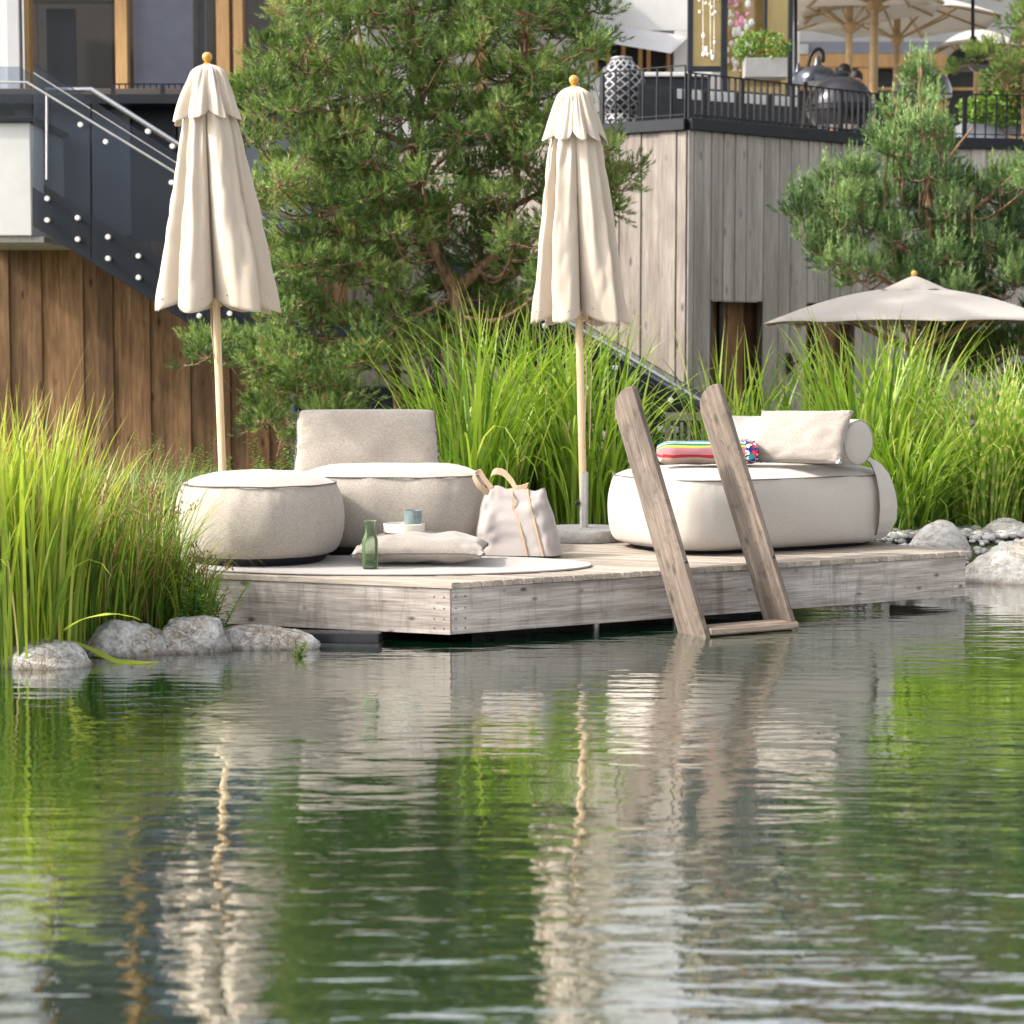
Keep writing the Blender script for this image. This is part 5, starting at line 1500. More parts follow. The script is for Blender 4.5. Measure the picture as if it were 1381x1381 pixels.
def blades(rg, base, n, spread, height, lean, bend, width, K=8, dirbias=None, hvar=0.25, flop=0.12, sy=1.0, varc=0.5, leanpow=1.0):
    """n arching blades; returns verts, quads, var, along"""
    ph = rg.uniform(0, 2 * np.pi, n)
    rad = np.sqrt(rg.uniform(0, 1, n)) * spread
    bx = base[0] + rad * np.cos(ph); by = base[1] + rad * np.sin(ph) * sy
    az = ph + rg.normal(0, 0.7, n)
    if dirbias is not None:
        az = np.where(rg.uniform(0, 1, n) < 0.35, dirbias + rg.normal(0, 0.5, n), az)
    L = height * (1 - hvar * rg.uniform(0, 1, n) ** 1.2) * np.where(rg.uniform(0, 1, n) < 0.25, rg.uniform(0.45, 0.8, n), 1.0)
    th0 = np.abs(rg.normal(0, lean, n)) + 0.25 * lean * rad / max(spread, .01)
    bd = bend * (0.35 + rg.uniform(0, 1, n) ** leanpow * 1.3)
    fl = rg.uniform(0, 1, n) < flop
    bd = np.where(fl, bd + rg.uniform(0.9, 1.8, n), bd)
    w0 = width * rg.uniform(0.6, 1.15, n)
    tw = rg.normal(0, 0.8, n)
    s = np.linspace(0, 1, K + 1)
    pos = np.zeros((n, K + 1, 3)); pos[:, 0] = np.stack([bx, by, np.full(n, base[2])], 1)
    for i in range(1, K + 1):
        tm = (s[i] + s[i - 1]) / 2
        th = th0 + bd * tm ** 1.9
        a_ = az + 0.15 * tw * tm
        d = np.stack([np.sin(th) * np.cos(a_), np.sin(th) * np.sin(a_), np.cos(th)], 1)
        pos[:, i] = pos[:, i - 1] + d * (L / K)[:, None]
    ang = az + np.pi / 2 + tw * 0.6
    side = np.stack([np.cos(ang), np.sin(ang), np.zeros(n)], 1)
    prof = np.minimum(1, 0.55 + s * 2.0) * np.maximum(0.03, (1 - s ** 3.0)) 
    wv = w0[:, None] * prof[None, :] / 2
    Lf = pos - side[:, None, :] * wv[..., None]; Rt = pos + side[:, None, :] * wv[..., None]
    v = np.stack([Lf, Rt], 2).reshape(-1, 3)
    idx = np.arange(n)[:, None] * (2 * (K + 1)) + np.arange(K)[None, :] * 2
    q = np.stack([idx, idx + 1, idx + 3, idx + 2], -1).ravel()
    var = np.clip(rg.normal(varc, 0.22, n), 0, 1)
    return v, q, np.repeat(var, 2 * (K + 1)), np.tile(np.repeat(s, 2), n)
def join(parts):
    V, Q, A_, T = [], [], [], []; o = 0
    for v, q, a_, t in parts:
        V.append(v); Q.append(q + o); A_.append(a_); T.append(t); o += len(v)
    return np.concatenate(V), np.concatenate(Q), np.concatenate(A_), np.concatenate(T)
def clump(name, label, cat, px, py, Y, mat, specs, seed, group=None, z=None):
    b = P(px, py, Y); b = (b.x, Y, ground_h(b.x, Y) - 0.02 if z is None else z)
    rg = np.random.default_rng(seed)
    v, q, a_, t = join([blades(rg, (b[0] + s.pop('dx', 0), b[1] + s.pop('dy', 0), b[2]), **s) for s in specs])
    me = npmesh(name, v - np.array(b), q, 4, {'var': a_, 'along': t}, smooth=True)
    o = link(name, me, None, Matrix.Translation(b), mat)
    return tag(o, label, cat, group)
GR = 'clumps of tall ornamental grass behind the deck'
def misc(px, Y, h, n, label, seed, spread=0.30, mat='misc', bend=0.8, lean=0.10, width=0.027, flop=0.16):
    return clump('ornamental_grass', label, 'grass clump', px, 700, Y, M[mat],
        [dict(n=n, spread=spread, height=h, lean=lean, bend=bend, width=width, flop=flop, varc=0.5),
         dict(n=n // 2, spread=spread * 1.1, height=h * 0.7, lean=lean * 1.5, bend=bend * 1.2, width=width * .9, flop=0.2, varc=0.4),
         dict(n=n // 3, spread=spread * 0.9, height=h * 0.45, lean=0.12, bend=0.4, width=width * 0.6, varc=0.2)], seed, GR)
misc(640, 16.0, 2.0, 190, 'tall green grass clump right behind the lounge chair backrest', 1, 0.36, bend=0.95, lean=0.14)
misc(718, 16.6, 2.1, 190, 'tall green grass clump between the chair and the right parasol pole', 2, 0.34)
misc(795, 16.1, 1.9, 170, 'green grass clump directly behind the right parasol pole', 3, 0.34, bend=1.0)
misc(858, 16.4, 1.5, 45, 'low arching grass clump behind the left leg of the ladder', 4, 0.18, bend=1.5, lean=0.2)
misc(985, 16.9, 1.7, 95, 'upright grass clump between ladder top and daybed pillow', 5, 0.30, bend=0.7)
misc(1075, 17.1, 1.55, 95, 'grass clump behind the daybed pillow', 6, 0.34, bend=0.8)
misc(1165, 16.3, 1.85, 170, 'dense grass clump behind the bolster end', 7, 0.34)
misc(1228, 16.9, 1.9, 130, 'tall grass clump below the open greige parasol', 8, 0.26, bend=0.9)
misc(1218, 15.6, 1.10, 260, 'short grass clump behind the rounded white boulder', 18, 0.24, bend=1.1, lean=0.2)
misc(1325, 16.2, 1.5, 230, 'yellow-striped grass clump at the right behind the brown and white boulder', 9, 0.32, 'zebra', bend=0.8)
misc(1405, 16.2, 1.55, 230, 'yellow-striped grass clump cut by the right picture edge', 10, 0.34, 'zebra', bend=0.8)
# stems of the miscanthus (thin upright culms)
# reeds at the left, close to the camera
def reeds(px, Y, h, n, label, seed, **k):
    d = dict(spread=0.24, lean=0.06, bend=0.42, width=0.022, flop=0.06)
    d.update(k)
    return clump('reed_clump', label, 'reeds', px, 880, Y, M['reed'],
        [dict(n=n, height=h, varc=0.6, **d), dict(n=n // 3, height=h * 0.7, varc=0.35, **{**d, 'bend': 0.7})], seed, 'bright reeds on the left bank', z=0.0)
reeds(-30, 10.7, 1.55, 200, 'bright yellow-green reed clump cut by the left picture edge', 31)
reeds(40, 10.75, 1.50, 230, 'bright yellow-green reed clump behind the leftmost rock', 32)
reeds(95, 11.1, 1.30, 150, 'shorter bright reed clump left of the fine sedge', 33, spread=0.15, bend=0.6)
def sedge(px, Y, h, n, label, seed):
    o = clump('sedge_clump', label, 'sedge', px, 860, Y, M['sedge'],
        [dict(n=int(n * .5), spread=0.15, height=h, lean=0.10, bend=0.8, width=0.009, flop=0.12, varc=0.6, hvar=0.5),
         dict(n=int(n * .5), spread=0.16, height=h * 0.6, lean=0.18, bend=0.9, width=0.008, flop=0.1, varc=0.5),
         dict(n=n // 4, spread=0.18, height=h * 0.95, lean=0.12, bend=1.2, width=0.014, flop=0.2, varc=0.85)], seed, 'fine sedges on the left bank', z=0.04)
    b = o.location; sd = MB(); rs_ = random.Random(seed)
    for q in range(26):
        a_ = rs_.uniform(0, 6.28); r_ = rs_.uniform(.02, .22); hh = h * rs_.uniform(0.62, 0.86)
        top = Vector((b.x + r_ * math.cos(a_) * 1.6, b.y + r_ * math.sin(a_), b.z + hh))
        for s_ in range(9):
            sd.sphere(top + Vector((rs_.gauss(0, .018), rs_.gauss(0, .018), rs_.gauss(0, .022))), rs_.uniform(.0035, .006), 5, 3, (1, 1, 1.6))
        sd.tube([Vector((b.x, b.y, b.z + 0.1)), (Vector(b) + top) / 2 + Vector((0, 0, .1)), top], 0.0022, 4)
    sd.build('seed_heads', M['seed'], o)['kind'] = 'stuff'
    return o
sedge(150, 11.35, 1.05, 420, 'fine dark green sedge clump next to the bright reeds', 41)
sedge(205, 11.55, 1.05, 460, 'fine sedge clump with brown seed heads left of the ottoman', 42)
sedge(250, 11.6, 0.62, 300, 'low sedge tuft at the left end of the deck', 43)
# tall stray stalks above the reeds
clump('reed_stalks', 'few tall arching reed stalks at the far left', 'reeds', 22, 880, 11.0, M['reed'],
      [dict(n=16, spread=0.22, height=1.75, lean=0.07, bend=1.0, width=0.009, flop=0.1, varc=0.8)], 51, z=0.05)
clump('dry_grass', 'thin dry brown stems behind the reeds', 'grass clump', 110, 800, 12.6, M['drystem'],
      [dict(n=170, spread=0.5, height=0.95, lean=0.2, bend=0.6, width=0.006, flop=0.1)], 52)
for q, (px, Y, h) in enumerate(((-20, 13.2, 0.9), (60, 13.4, 0.85), (140, 13.6, 0.8), (215, 14.2, 0.75), (1140, 15.4, 0.5))):
    clump('grass_tussock', ['low green tussock at the left edge below the brown wall', 'low green tussock behind the reeds', 'low green tussock behind the tall sedge', 'low green tussock behind the ottoman', 'low tussock hidden behind the daybed'][q], 'grass clump', px, 800, Y, M['sedge'],
          [dict(n=420, spread=0.42, height=h, lean=0.25, bend=1.0, width=0.009, flop=0.15, varc=0.45)], 60 + q, 'low tussocks')

# leafy plants (small leaves on stems)
def leafy(name, label, cat, base, n_stem, h, leaf, mat, seed, spread=0.10, per=26, lean=0.35, group=None, stemr=0.003):
    rs_ = random.Random(seed); base = Vector(base)
    root = thing(name, label, cat, base, group); st_ = MB(); V, Q, Av, T = [], [], [], []
    for s_ in range(n_stem):
        a_ = rs_.uniform(0, 6.28); ln = rs_.uniform(0.1, lean); hh = h * rs_.uniform(0.55, 1.0)
        p0 = base + Vector((rs_.uniform(-1, 1) * spread, rs_.uniform(-1, 1) * spread, 0))
        d = Vector((math.cos(a_) * ln, math.sin(a_) * ln, 1)).normalized()
        pts = [p0 + d * hh * t + Vector((math.cos(a_), math.sin(a_), 0)) * (0.12 * hh * t * t) for t in (0, .25, .5, .75, 1)]
        st_.tube(pts, [stemr, stemr * .9, stemr * .75, stemr * .6, stemr * .3], 5)
        for k2 in range(per):
            t = 0.15 + 0.85 * (k2 / per); f = t * 4; i = min(int(f), 3)
            c = pts[i].lerp(pts[i + 1], f - i); w = k2 * 2.4 + rs_.uniform(-.3, .3)
            ld = Vector((math.cos(w), math.sin(w), rs_.uniform(0.1, 0.7))).normalized(); L = leaf * rs_.uniform(.6, 1.1) * (1.1 - 0.4 * t)
            sd_ = ld.cross(Vector((0, 0, 1))).normalized() * L * 0.17
            n0 = len(V); V += [tuple(c - base), tuple(c + ld * L * .45 + sd_ - base), tuple(c + ld * L - Vector((0, 0, L * .2)) - base), tuple(c + ld * L * .45 - sd_ - base)]
            Q += [n0, n0 + 1, n0 + 2, n0 + 3]; vv = rs_.uniform(0, 1) * .7 + .3 * t; Av += [vv] * 4; T += [0, .4, .7, .4]
    st_.build('stems', M['shrub'] if stemr < .01 else M['bark'], root, smooth=True)
    link('leaves', npmesh('leaves', np.array(V), np.array(Q), 4, {'var': Av, 'along': T}), root, Matrix.Translation(base), M[mat])
    return root
b_ = P(270, 845, 11.25)
leafy('mint_plant', 'small leafy plant overhanging the left end of the fascia board', 'plant', (b_.x, 11.25, 0.06), 26, 0.40, 0.06, 'leaves', 71, 0.11, 26, 0.5)
b_ = G(403, 884, 0.0)
leafy('water_plant', 'little yellow-green sprig growing in front of the flat rock', 'plant', (b_.x, b_.y - 0.03, -0.02), 8, 0.115, 0.04, 'reed', 72, 0.022, 9, 0.5)
b_ = P(248, 660, 14.8)
leafy('evergreen_shrub', 'bright green upright shrub behind the round ottoman', 'shrub', (b_.x, 14.8, 0.28), 26, 0.85, 0.055, 'shrub', 73, 0.13, 50, 0.22)
for q, (px, Y, h) in enumerate(((110, 15.5, 0.6), (330, 16.0, 0.6), (420, 16.2, 0.75), (500, 15.9, 0.7))):
    b_ = P(px, 700, Y)
    leafy('ground_shrub', ['low shrub before the brown wall at the left', 'low shrub left behind the chair', 'low shrub behind the chair backrest', 'low shrub under the pine behind the chair'][q], 'shrub', (b_.x, Y, 0.28), 34, h, 0.07, 'shrub', 80 + q, 0.35, 40, 0.5, 'low shrubs under the pine')

# long leaves hanging into the water by the left rocks
lv = MB()
def strap_leaf(pts, w, name_root):
    pts = smooth_pts(pts, 8); n = len(pts); b0 = len(lv.v)
    for i, p in enumerate(pts):
        t = i / (n - 1); ww = w * min(1, .5 + t * 2) * max(0.03, 1 - t ** 3)
        d = (pts[min(i+1, n-1)] - pts[max(i-1, 0)]).normalized(); s_ = d.cross(Vector((0, -0.35, 1))).normalized()
        lv.v += [tuple(p - s_ * ww), tuple(p + Vector((0, 0, .003))), tuple(p + s_ * ww)]
    for i in range(n - 1):
        q = b0 + 3 * i; lv.f += [(q, q+1, q+4, q+3), (q+1, q+2, q+5, q+4)]
def leaf_thing(pts, w, label):
    global lv
    lv = MB(); strap_leaf(pts, w, '')
    o = lv.build('reed_leaf', M['reed'], smooth=True, O=Vector(pts[0]))
    for nm, vals in (('var', 0.8), ('along', 0.3)):
        at = o.data.attributes.new(nm, 'FLOAT', 'POINT'); at.data.foreach_set('value', [vals] * len(o.data.vertices))
    tag(o, label, 'leaf', 'long leaves fallen over the rocks')
leaf_thing([G(52, 850, .16), G(85, 860, .13), G(125, 876, .06), G(158, 892, .008), G(185, 894, .006), G(216, 893, .005)], 0.022, 'long bright leaf lying over the rock with its tip floating on the water')
leaf_thing([G(78, 857, .14), G(105, 838, .27), G(145, 828, .33), G(178, 832, .28), G(190, 837, .25)], 0.016, 'bright leaf arching over the second rock from the left')
leaf_thing([G(60, 850, .17), G(64, 862, .15), G(66, 880, .06), G(65, 902, .004)], 0.014, 'bright leaf hanging straight down across the leftmost rock')
leaf_thing([G(112, 880, .012), G(135, 884, .012), G(160, 890, .008), G(205, 893, .008)], 0.018, 'bright leaf floating on the water beside the leftmost rock')

# ------------------------------------------------------------------ rocks
def rock(label, px0, px1, ytop, ywat, seed, mat='rock_grey', z0=0.0, depth=1.0, sub=5, rough=0.16, flat=1.0, dY=0.0, sharp=0.5, boxy=1.0):
    pm = G((px0 + px1) / 2, ywat, z0); Y = pm.y
    w = (px1 - px0) / FPX * Y / 2
    zt = P((px0 + px1) / 2, ytop, Y + w * 0.3).z
    hh = (zt - z0)
    c = Vector((pm.x, Y + w * 0.55 * depth + dY, z0 - hh * 0.12))
    bm = bmesh.new(); bmesh.ops.create_icosphere(bm, subdivisions=sub, radius=1.0)
    sv_ = Vector((seed * 3.7, seed * 1.3, seed * 7.1))
    for v in bm.verts:
        p = v.co.copy()
        if boxy != 1.0:
            p = Vector((sgnpow(p.x, boxy), sgnpow(p.y, boxy), sgnpow(p.z, boxy))); p *= 0.5 + 0.5 / max(p.length, 1.0)
        r = 1 + rough * mnoise.noise(p * 1.3 + sv_) * 1.6 + rough * 0.6 * (abs(mnoise.noise(p * 3.1 + sv_)) - .25) + rough * 0.22 * mnoise.noise(p * 8 + sv_) + rough * .10 * mnoise.noise(p * 20 + sv_)
        q = p * r
        # broken facets
        for kf in range(3):
            nv = Vector((math.sin(seed + kf * 2.1), -abs(math.cos(seed * 2 + kf)), 0.5 + 0.4 * math.sin(seed * 3 + kf))).normalized()
            d = q.dot(nv) - (0.86 + 0.06 * kf)
            if d > 0: q -= nv * d * sharp
        v.co = Vector((q.x * w * 1.03, q.y * w * 0.62 * depth, q.z * hh * 1.08))
    me = bpy.data.meshes.new('rock'); bm.to_mesh(me); bm.free()
    me.polygons.foreach_set('use_smooth', [True] * len(me.polygons))
    return tag(link('rock', me, None, Matrix.Translation(c), M[mat]), label, 'rock')
rock('leftmost rounded speckled rock at the waterline', -4, 113, 862, 903, 1, rough=0.12, sharp=0.8, boxy=0.9)
rock('second rock from the left, brown at its foot', 98, 222, 840, 886, 2, sharp=0.9, rough=0.18, boxy=0.8)
rock('bulky pale grey rock left of the flat slab', 196, 308, 832, 882, 3, sharp=0.9, rough=0.2, boxy=0.85)
rock('long flat grey slab of rock under the left side of the deck', 268, 428, 842, 876, 4, depth=0.5, sharp=0.6, rough=0.13, boxy=0.55)
rock('rounded white boulder behind the right end of the deck', 1232, 1314, 700, 746, 5, 'rock_pale', z0=0.2, rough=0.08, dY=0.0, sharp=0.3)
rock('brown and white boulder on the pebbles at the right', 1318, 1415, 700, 744, 6, 'rock_pale', z0=0.16, rough=0.12)
rock('large sloping cream boulder at the water on the right', 1306, 1490, 728, 788, 7, 'rock_pale', rough=0.10, depth=0.75, sharp=0.35)
# pebbles along the right bank
pv = []; pf = []; pa = []; rs_ = random.Random(3)
ico = bmesh.new(); bmesh.ops.create_icosphere(ico, subdivisions=2, radius=1.0)
iv = np.array([v.co[:] for v in ico.verts]); ifc = np.array([[v.index for v in f.verts] for f in ico.faces]); ico.free()
V, F_, A_ = [], [], []; o_n = 0
for q in range(3600):
    if q < 2900: x = rs_.uniform(2.3, 5.2); y = bank(x) + rs_.uniform(-0.25, 1.3)
    else: x = rs_.uniform(-5.0, -1.6); y = bank(x) + rs_.uniform(0.1, 2.4)
    s_ = rs_.uniform(0.014, 0.036) * (1.5 if rs_.random() < .1 else 1)
    z = ground_h(x, y) + s_ * 0.25
    a_ = rs_.uniform(0, 6.28); ca, sa_ = math.cos(a_), math.sin(a_)
    p = iv * np.array([s_ * rs_.uniform(.8, 1.3), s_, s_ * rs_.uniform(.5, .8)])
    p = p @ np.array([[ca, sa_, 0], [-sa_, ca, 0], [0, 0, 1]]) + np.array([x, y, z])
    V.append(p); F_.append(ifc.ravel() + o_n); A_.append(np.full(len(iv), rs_.random())); o_n += len(iv)
me = npmesh('pebbles', np.concatenate(V), np.concatenate(F_), 3, {'var': np.concatenate(A_)}, smooth=True)
pb_ = link('pebbles', me, None, None, M['pebble']); pb_['kind'] = 'stuff'; pb_['label'] = 'pale grey pebbles along the pond bank'; pb_['category'] = 'pebbles'

# ------------------------------------------------------------------ pines
def needle_tufts(rg, pos, dirs, L, n_needle, nl, w, var, spread=(0.5, 0.95)):
    """single-triangle needles round short shoots"""
    m = len(pos); d = unit(dirs)
    a_ = np.cross(d, np.array([0.31, 0.57, 0.76])); a_ = unit(a_); b_ = np.cross(d, a_)
    t = rg.uniform(0.0, 1.0, (m, n_needle)); w_ = rg.uniform(0, 2 * np.pi, (m, n_needle))
    al = rg.uniform(spread[0], spread[1], (m, n_needle)) * (1.15 - 0.6 * t)
    base = pos[:, None, :] + d[:, None, :] * (t * L[:, None])[..., None]
    radial = a_[:, None, :] * np.cos(w_)[..., None] + b_[:, None, :] * np.sin(w_)[..., None]
    nd = d[:, None, :] * np.cos(al)[..., None] + radial * np.sin(al)[..., None]
    sd = unit(np.cross(nd, rg.normal(0, 1, (m, n_needle, 3))))
    ln = nl * rg.uniform(0.7, 1.15, (m, n_needle))
    v0 = base - sd * w / 2; v1 = base + sd * w / 2; v2 = base + nd * ln[..., None]
    v = np.stack([v0, v1, v2], 2).reshape(-1, 3)
    vv = np.clip(var[:, None] + rg.normal(0, 0.08, (m, n_needle)), 0, 1)
    return v, np.repeat(vv.ravel(), 3), np.tile([0.0, 0.0, 0.9], m * n_needle)
def in_poly(x, y, pl):
    c = False; j = len(pl) - 1
    for i in range(len(pl)):
        if (pl[i][1] > y) != (pl[j][1] > y) and x < (pl[j][0] - pl[i][0]) * (y - pl[i][1]) / (pl[j][1] - pl[i][1]) + pl[i][0]: c = not c
        j = i
    return c
def pine(name, label, limbs, outline, Y, thick, n_lobe, lobe_r, seed, mat='needles', tufts=60, nn=40, nl=0.052, up=0.6, cand=0.0, wn_=0.0042, depth_c=0.0, shoot=0.10, minsp=0.8, clear=None):
    """limbs = [(pixel points with depth offset, r0, r1)]; outline is the crown's extent in the tree's own plane"""
    rs_ = random.Random(seed); rg = np.random.default_rng(seed)
    base = P(limbs[0][0][0][0], limbs[0][0][0][1], Y); base.z = 0.25
    root = thing(name, label, 'tree', base)
    br = MB(); nodes = []
    tr = MB()
    for li, (pts, r0, r1) in enumerate(limbs):
        w_ = [P(x, y, Y + dy) for x, y, dy in pts]
        if li == 0: w_[0].z = 0.2
        w_ = smooth_pts(w_, 6); n = len(w_)
        w_ = [p + Vector((mnoise.noise(p * 3), mnoise.noise(p * 3 + Vector((5, 5, 5))), 0)) * 0.03 for p in w_]
        (tr if li == 0 else br).tube(w_, [r0 + (r1 - r0) * i / (n - 1) for i in range(n)], 10)
        nodes += [(p, r0 + (r1 - r0) * i / (n - 1)) for i, p in enumerate(w_)][3:]
    tr.build('trunk', M['bark'], root, smooth=True)
    # lobes of foliage
    pl = [(P(x, y, Y).x, P(x, y, Y).z) for x, y in outline]
    xs_ = [p[0] for p in pl]; zs_ = [p[1] for p in pl]
    lobes = []; tries = 0
    while len(lobes) < n_lobe and tries < n_lobe * 60:
        tries += 1
        x = rs_.uniform(min(xs_), max(xs_)); z = rs_.uniform(min(zs_), max(zs_))
        if not in_poly(x, z, pl): continue
        y = Y + depth_c + rs_.uniform(-1, 1) * thick
        r = lobe_r * rs_.uniform(0.65, 1.15)
        if any((x - a_.x) ** 2 + (z - a_.z) ** 2 * 1.5 + ((y - a_.y) * 0.75) ** 2 < (minsp * (r + b_) * 0.75) ** 2 for a_, b_ in lobes): continue
        lobes.append((Vector((x, y, z)), r))
    pos, dirs, Ls, var = [], [], [], []; tw = MB()
    for c, r in lobes:
        if clear and c.y < Y + 0.15 and clear[0] < (c.x - base.x) < clear[1] and clear[2] < c.z < clear[3]: continue
        nd, nr = min(nodes, key=lambda q: (q[0] - c).length + max(0, q[0].z - c.z + 0.2) * 1.2)
        mid = nd.lerp(c, 0.5) + Vector((rs_.uniform(-.08, .08), rs_.uniform(-.08, .08), -0.10 - rs_.random() * .05))
        ln = (c - nd).length
        if ln > 0.1:
            rr_ = min(nr * 0.6, 0.010 + 0.012 * ln)
            br.tube(smooth_pts([nd, mid, c], 5), [rr_ * (1 - 0.7 * i / 10) for i in range(11)], 6)
        tone = rs_.gauss(0.42, 0.16)
        nt = int(tufts * (r / lobe_r) ** 2)
        n_sub = max(4, nt // 9)
        for sb in range(n_sub):
            dv = Vector((rs_.gauss(0, 1), rs_.gauss(0, 1), rs_.gauss(0.25, 0.75))).normalized()
            e_ = c + Vector((dv.x * r, dv.y * r, dv.z * r * 0.62)) * rs_.uniform(0.55, 0.95)
            tw.tube([c, c.lerp(e_, .5) + Vector((0, 0, -0.02)), e_], [0.006, 0.0045, 0.003], 4)
            for q in range(nt // n_sub + 1):
                t = 1 - rs_.random() ** 1.5 * 0.6
                b0 = c.lerp(e_, t)
                sd_ = Vector((rs_.gauss(0, 1), rs_.gauss(0, 1), rs_.gauss(0.1, 1))).normalized()
                dd_ = (dv * 0.55 + sd_ * 0.55 + Vector((0, 0, up))).normalized()
                b0 = b0 + sd_ * 0.05
                L_ = shoot * rs_.uniform(0.6, 1.25)
                tip = 0.0
                if cand and rs_.random() < cand: dd_ = (Vector((0, 0, 1)) + sd_ * 0.15).normalized(); L_ *= 2.1; tip = 0.25
                pos.append(b0[:]); dirs.append(dd_[:]); Ls.append(L_); var.append(tone + rs_.gauss(0, .20) + 0.18 * dv.z + tip)
    br.build('limbs', M['bark'], root, smooth=True)
    tw.build('twigs', M['bark'], root)
    pos = np.array(pos); dirs = np.array(dirs); Ls = np.array(Ls); var = np.array(var)
    # bare shoots inside the tufts
    v, a_, t_ = needle_tufts(rg, pos, dirs, Ls, nn, nl, wn_, var)
    v = v - np.array(base[:])
    me = npmesh('crown', v, np.arange(len(v)), 3, {'var': a_, 'along': t_})
    link('crown', me, root, Matrix.Translation(base), M[mat])
    return root, len(pos)
_, c1 = pine('pine_tree', 'large bushy pine with forked reddish trunk between the two closed parasols',
    [([(628, 720, 0), (622, 560, 0), (620, 440, 0), (612, 392, 0)], 0.085, 0.075),
     ([(612, 392, 0), (588, 340, -.1), (568, 290, -.1), (560, 200, 0), (566, 110, 0), (556, 20, 0), (548, -50, 0)], 0.062, 0.02),
     ([(614, 392, 0), (650, 360, .1), (682, 315, .1), (695, 240, .1), (700, 130, .2), (715, 20, .2)], 0.06, 0.018),
     ([(545, 720, .3), (538, 560, .3), (530, 470, .3), (518, 360, .3), (500, 250, .4), (495, 120, .4), (480, 20, .4)], 0.06, 0.015),
     ([(533, 465, .3), (470, 425, .2), (400, 415, .1)], 0.03, 0.012),
     ([(515, 360, .3), (440, 300, .2), (380, 230, 0)], 0.03, 0.012),
     ([(560, 200, 0), (460, 150, 0), (400, 90, -.1)], 0.028, 0.01),
     ([(500, 250, .4), (430, 160, .3), (408, 60, .2)], 0.025, 0.01),
     ([(690, 280, .1), (760, 240, 0), (840, 190, 0)], 0.025, 0.008),
     ([(612, 400, 0), (560, 430, -.2), (520, 455, -.3)], 0.022, 0.01),
     ([(538, 560, .3), (450, 560, .1), (380, 590, 0)], 0.025, 0.01)],
    [(345, 250), (322, 150), (362, 80), (395, 40), (398, -40), (470, -60), (800, -60), (800, 60), (765, 130), (800, 200), (865, 165), (862, 190), (835, 250), (790, 330), (740, 395), (700, 430), (640, 450), (560, 480), (500, 545), (470, 610), (400, 600), (360, 600), (345, 520), (262, 480), (255, 452), (345, 445), (352, 340)],
    17.6, 0.85, 330, 0.27, 101, tufts=80, nn=28, nl=0.05, minsp=0.63, wn_=0.0065, clear=(-0.42, 0.42, 1.95, 2.8))
_, c2 = pine('pine_tree', 'young pine with upright candles in front of the grey wall at the right',
    [([(1262, 720, 0), (1258, 560, 0), (1256, 400, 0), (1252, 260, 0), (1244, 150, 0), (1242, 90, 0)], 0.075, 0.012),
     ([(1256, 420, 0), (1180, 370, -.1), (1110, 340, -.1)], 0.03, 0.01), ([(1255, 360, 0), (1160, 300, 0), (1085, 270, 0)], 0.03, 0.01),
     ([(1255, 330, 0), (1330, 270, 0), (1400, 200, .1)], 0.035, 0.012), ([(1256, 430, 0), (1340, 380, -.1), (1420, 340, -.1)], 0.03, 0.01),
     ([(1253, 260, 0), (1290, 200, 0), (1310, 170, 0)], 0.02, 0.008), ([(1256, 470, 0), (1330, 480, 0), (1420, 470, 0)], 0.03, 0.01)],
    [(1232, 100), (1256, 95), (1262, 150), (1300, 200), (1330, 235), (1390, 225), (1470, 260), (1480, 540), (1380, 560), (1290, 500), (1200, 400), (1130, 375), (1100, 350), (1070, 300), (1075, 240), (1092, 270), (1125, 300), (1120, 235), (1165, 240), (1195, 200), (1205, 150)],
    20.0, 0.7, 150, 0.23, 102, 'needles_blue', tufts=84, nn=28, nl=0.05, up=0.9, cand=0.35, minsp=0.72, wn_=0.0075, shoot=0.11)
# leader candles of the young pine
rg = np.random.default_rng(5); cp, cdv, cl = [], [], []
for x, y, L in ((1243, 155, .46), (1230, 205, .34), (1262, 190, .36), (1216, 235, .30), (1275, 235, .30), (1205, 190, .34), (1252, 235, .36), (1192, 250, .26), (1240, 260, .3), (1290, 262, .26), (1128, 262, .26), (1312, 285, .24), (1165, 292, .26), (1350, 250, .3)):
    c = P(x, y, 19.6 + random.uniform(-.2, .2)); cp.append(c[:]); cdv.append((random.uniform(-.12, .12), random.uniform(-.1, .1), 1)); cl.append(L)
v, a_, t_ = needle_tufts(rg, np.array(cp), np.array(cdv), np.array(cl), 420, 0.052, 0.005, np.full(len(cp), 0.72), (0.35, 0.7))
pr_ = [o for o in bpy.data.objects if o.get('label', '').startswith('young pine')][0]
v = v - np.array(pr_.location[:]); link('candles', npmesh('candles', v, np.arange(len(v)), 3, {'var': a_, 'along': t_}), pr_, Matrix.Translation(pr_.location), M['needles_blue'])
for c, d_, L in zip(cp, cdv, cl): MB().tube([Vector(c) - Vector((0, 0, .25)), Vector(c) + Vector(d_) * L], 0.009, 6).build('candle_stem', M['bark'], pr_)
_, c3 = pine('pine_tree', 'pine at the upper right corner above the hedge trough',
    [([(1385, 230, 0), (1384, 120, 0), (1380, 20, 0), (1375, -60, 0)], 0.07, 0.03), ([(1383, 100, 0), (1350, 80, 0), (1330, 60, 0)], 0.02, 0.008)],
    [(1345, -60), (1450, -60), (1450, 170), (1350, 160), (1318, 118), (1312, 78), (1338, 40)], 24.9, 0.5, 50, 0.30, 103, tufts=60, nn=34, nl=0.06, minsp=0.5, wn_=0.006)
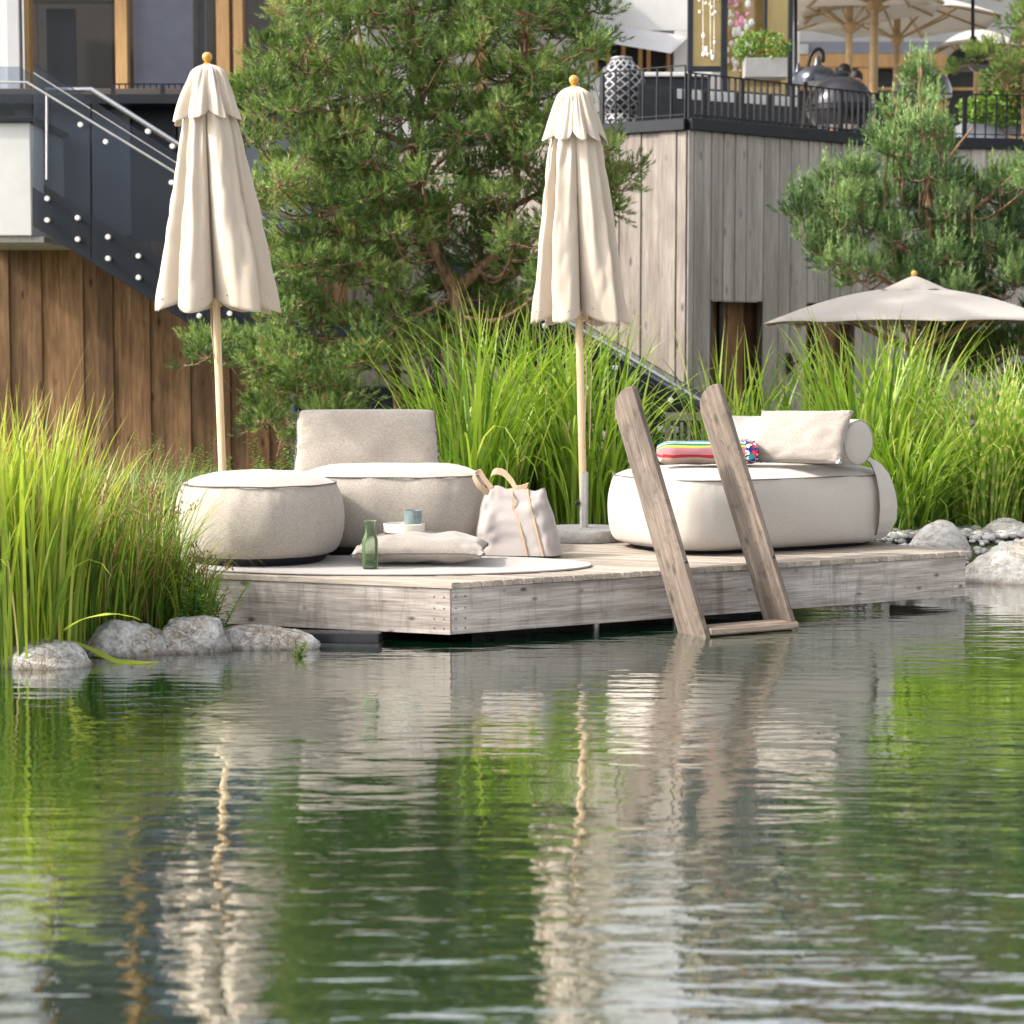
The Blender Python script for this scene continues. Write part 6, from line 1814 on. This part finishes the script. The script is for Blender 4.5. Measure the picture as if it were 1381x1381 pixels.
# hedge in a trough on the terrace
hb = P(1345, 170, 25.4)
hed = thing('hedge_trough', 'leafy green hedge in a grey zinc trough at the right end of the terrace', 'hedge', Vector((hb.x, 25.4, TZ - .15)))
ht = P(1350, 176, 25.35)
MB().box((ht.x + 0.35, 25.35, ht.z - 0.06), (1.75, 0.35, 0.26)).build('trough', M['zinc'], hed, bevel=0.01)
rg = np.random.default_rng(9); n = 2600
def leafcloud(n, c, sx, sy, sz, L, rg):
    p = rg.normal(0, 1, (n, 3)); p = unit(p) * rg.uniform(0.55, 1, (n, 1)) ** 0.6 * np.array([sx, sy, sz])
    lump = 1 + 0.16 * np.sin(p[:, :1] * 9) * np.cos(p[:, 2:] * 11); p = p * lump + np.array(c)
    d = unit(rg.normal(0, 1, (n, 3)) + np.array([0, -.2, .3])); s = unit(np.cross(d, rg.normal(0, 1, (n, 3))))
    l = L * rg.uniform(.6, 1.2, (n, 1))
    v = np.stack([p, p + d * l * .5 + s * l * .28, p + d * l, p + d * l * .5 - s * l * .28], 1).reshape(-1, 3)
    return v, np.repeat(rg.uniform(0, 1, n), 4), np.tile([0, .4, .7, .4], n)
hc = P(1350, 150, 25.3)
v, a_, t_ = leafcloud(3600, (hc.x + .3, 25.3, hc.z), 0.95, 0.35, 0.27, 0.07, rg)
link('foliage', npmesh('foliage', v - np.array(hed.location[:]), np.arange(len(v)), 4, {'var': a_, 'along': t_}), hed, Matrix.Translation(hed.location), M['leaves'])
# flowers in the white planter
fpo = [o for o in bpy.data.objects if o.name == 'flower_planter'][0]
fc_ = P(1026, 64, YB - .32)
v, a_, t_ = leafcloud(800, (fc_.x, YB - .32, fc_.z), 0.36, 0.16, 0.20, 0.06, rg)
link('foliage', npmesh('foliage', v - np.array(fpo.location[:]), np.arange(len(v)), 4, {'var': a_, 'along': t_}), fpo, Matrix.Translation(fpo.location), M['leaves'])
print('tufts', c1, c2, c3, 'tris', sum(len(o.data.loops) - 2 * len(o.data.polygons) for o in scene.objects if o.type == 'MESH'))
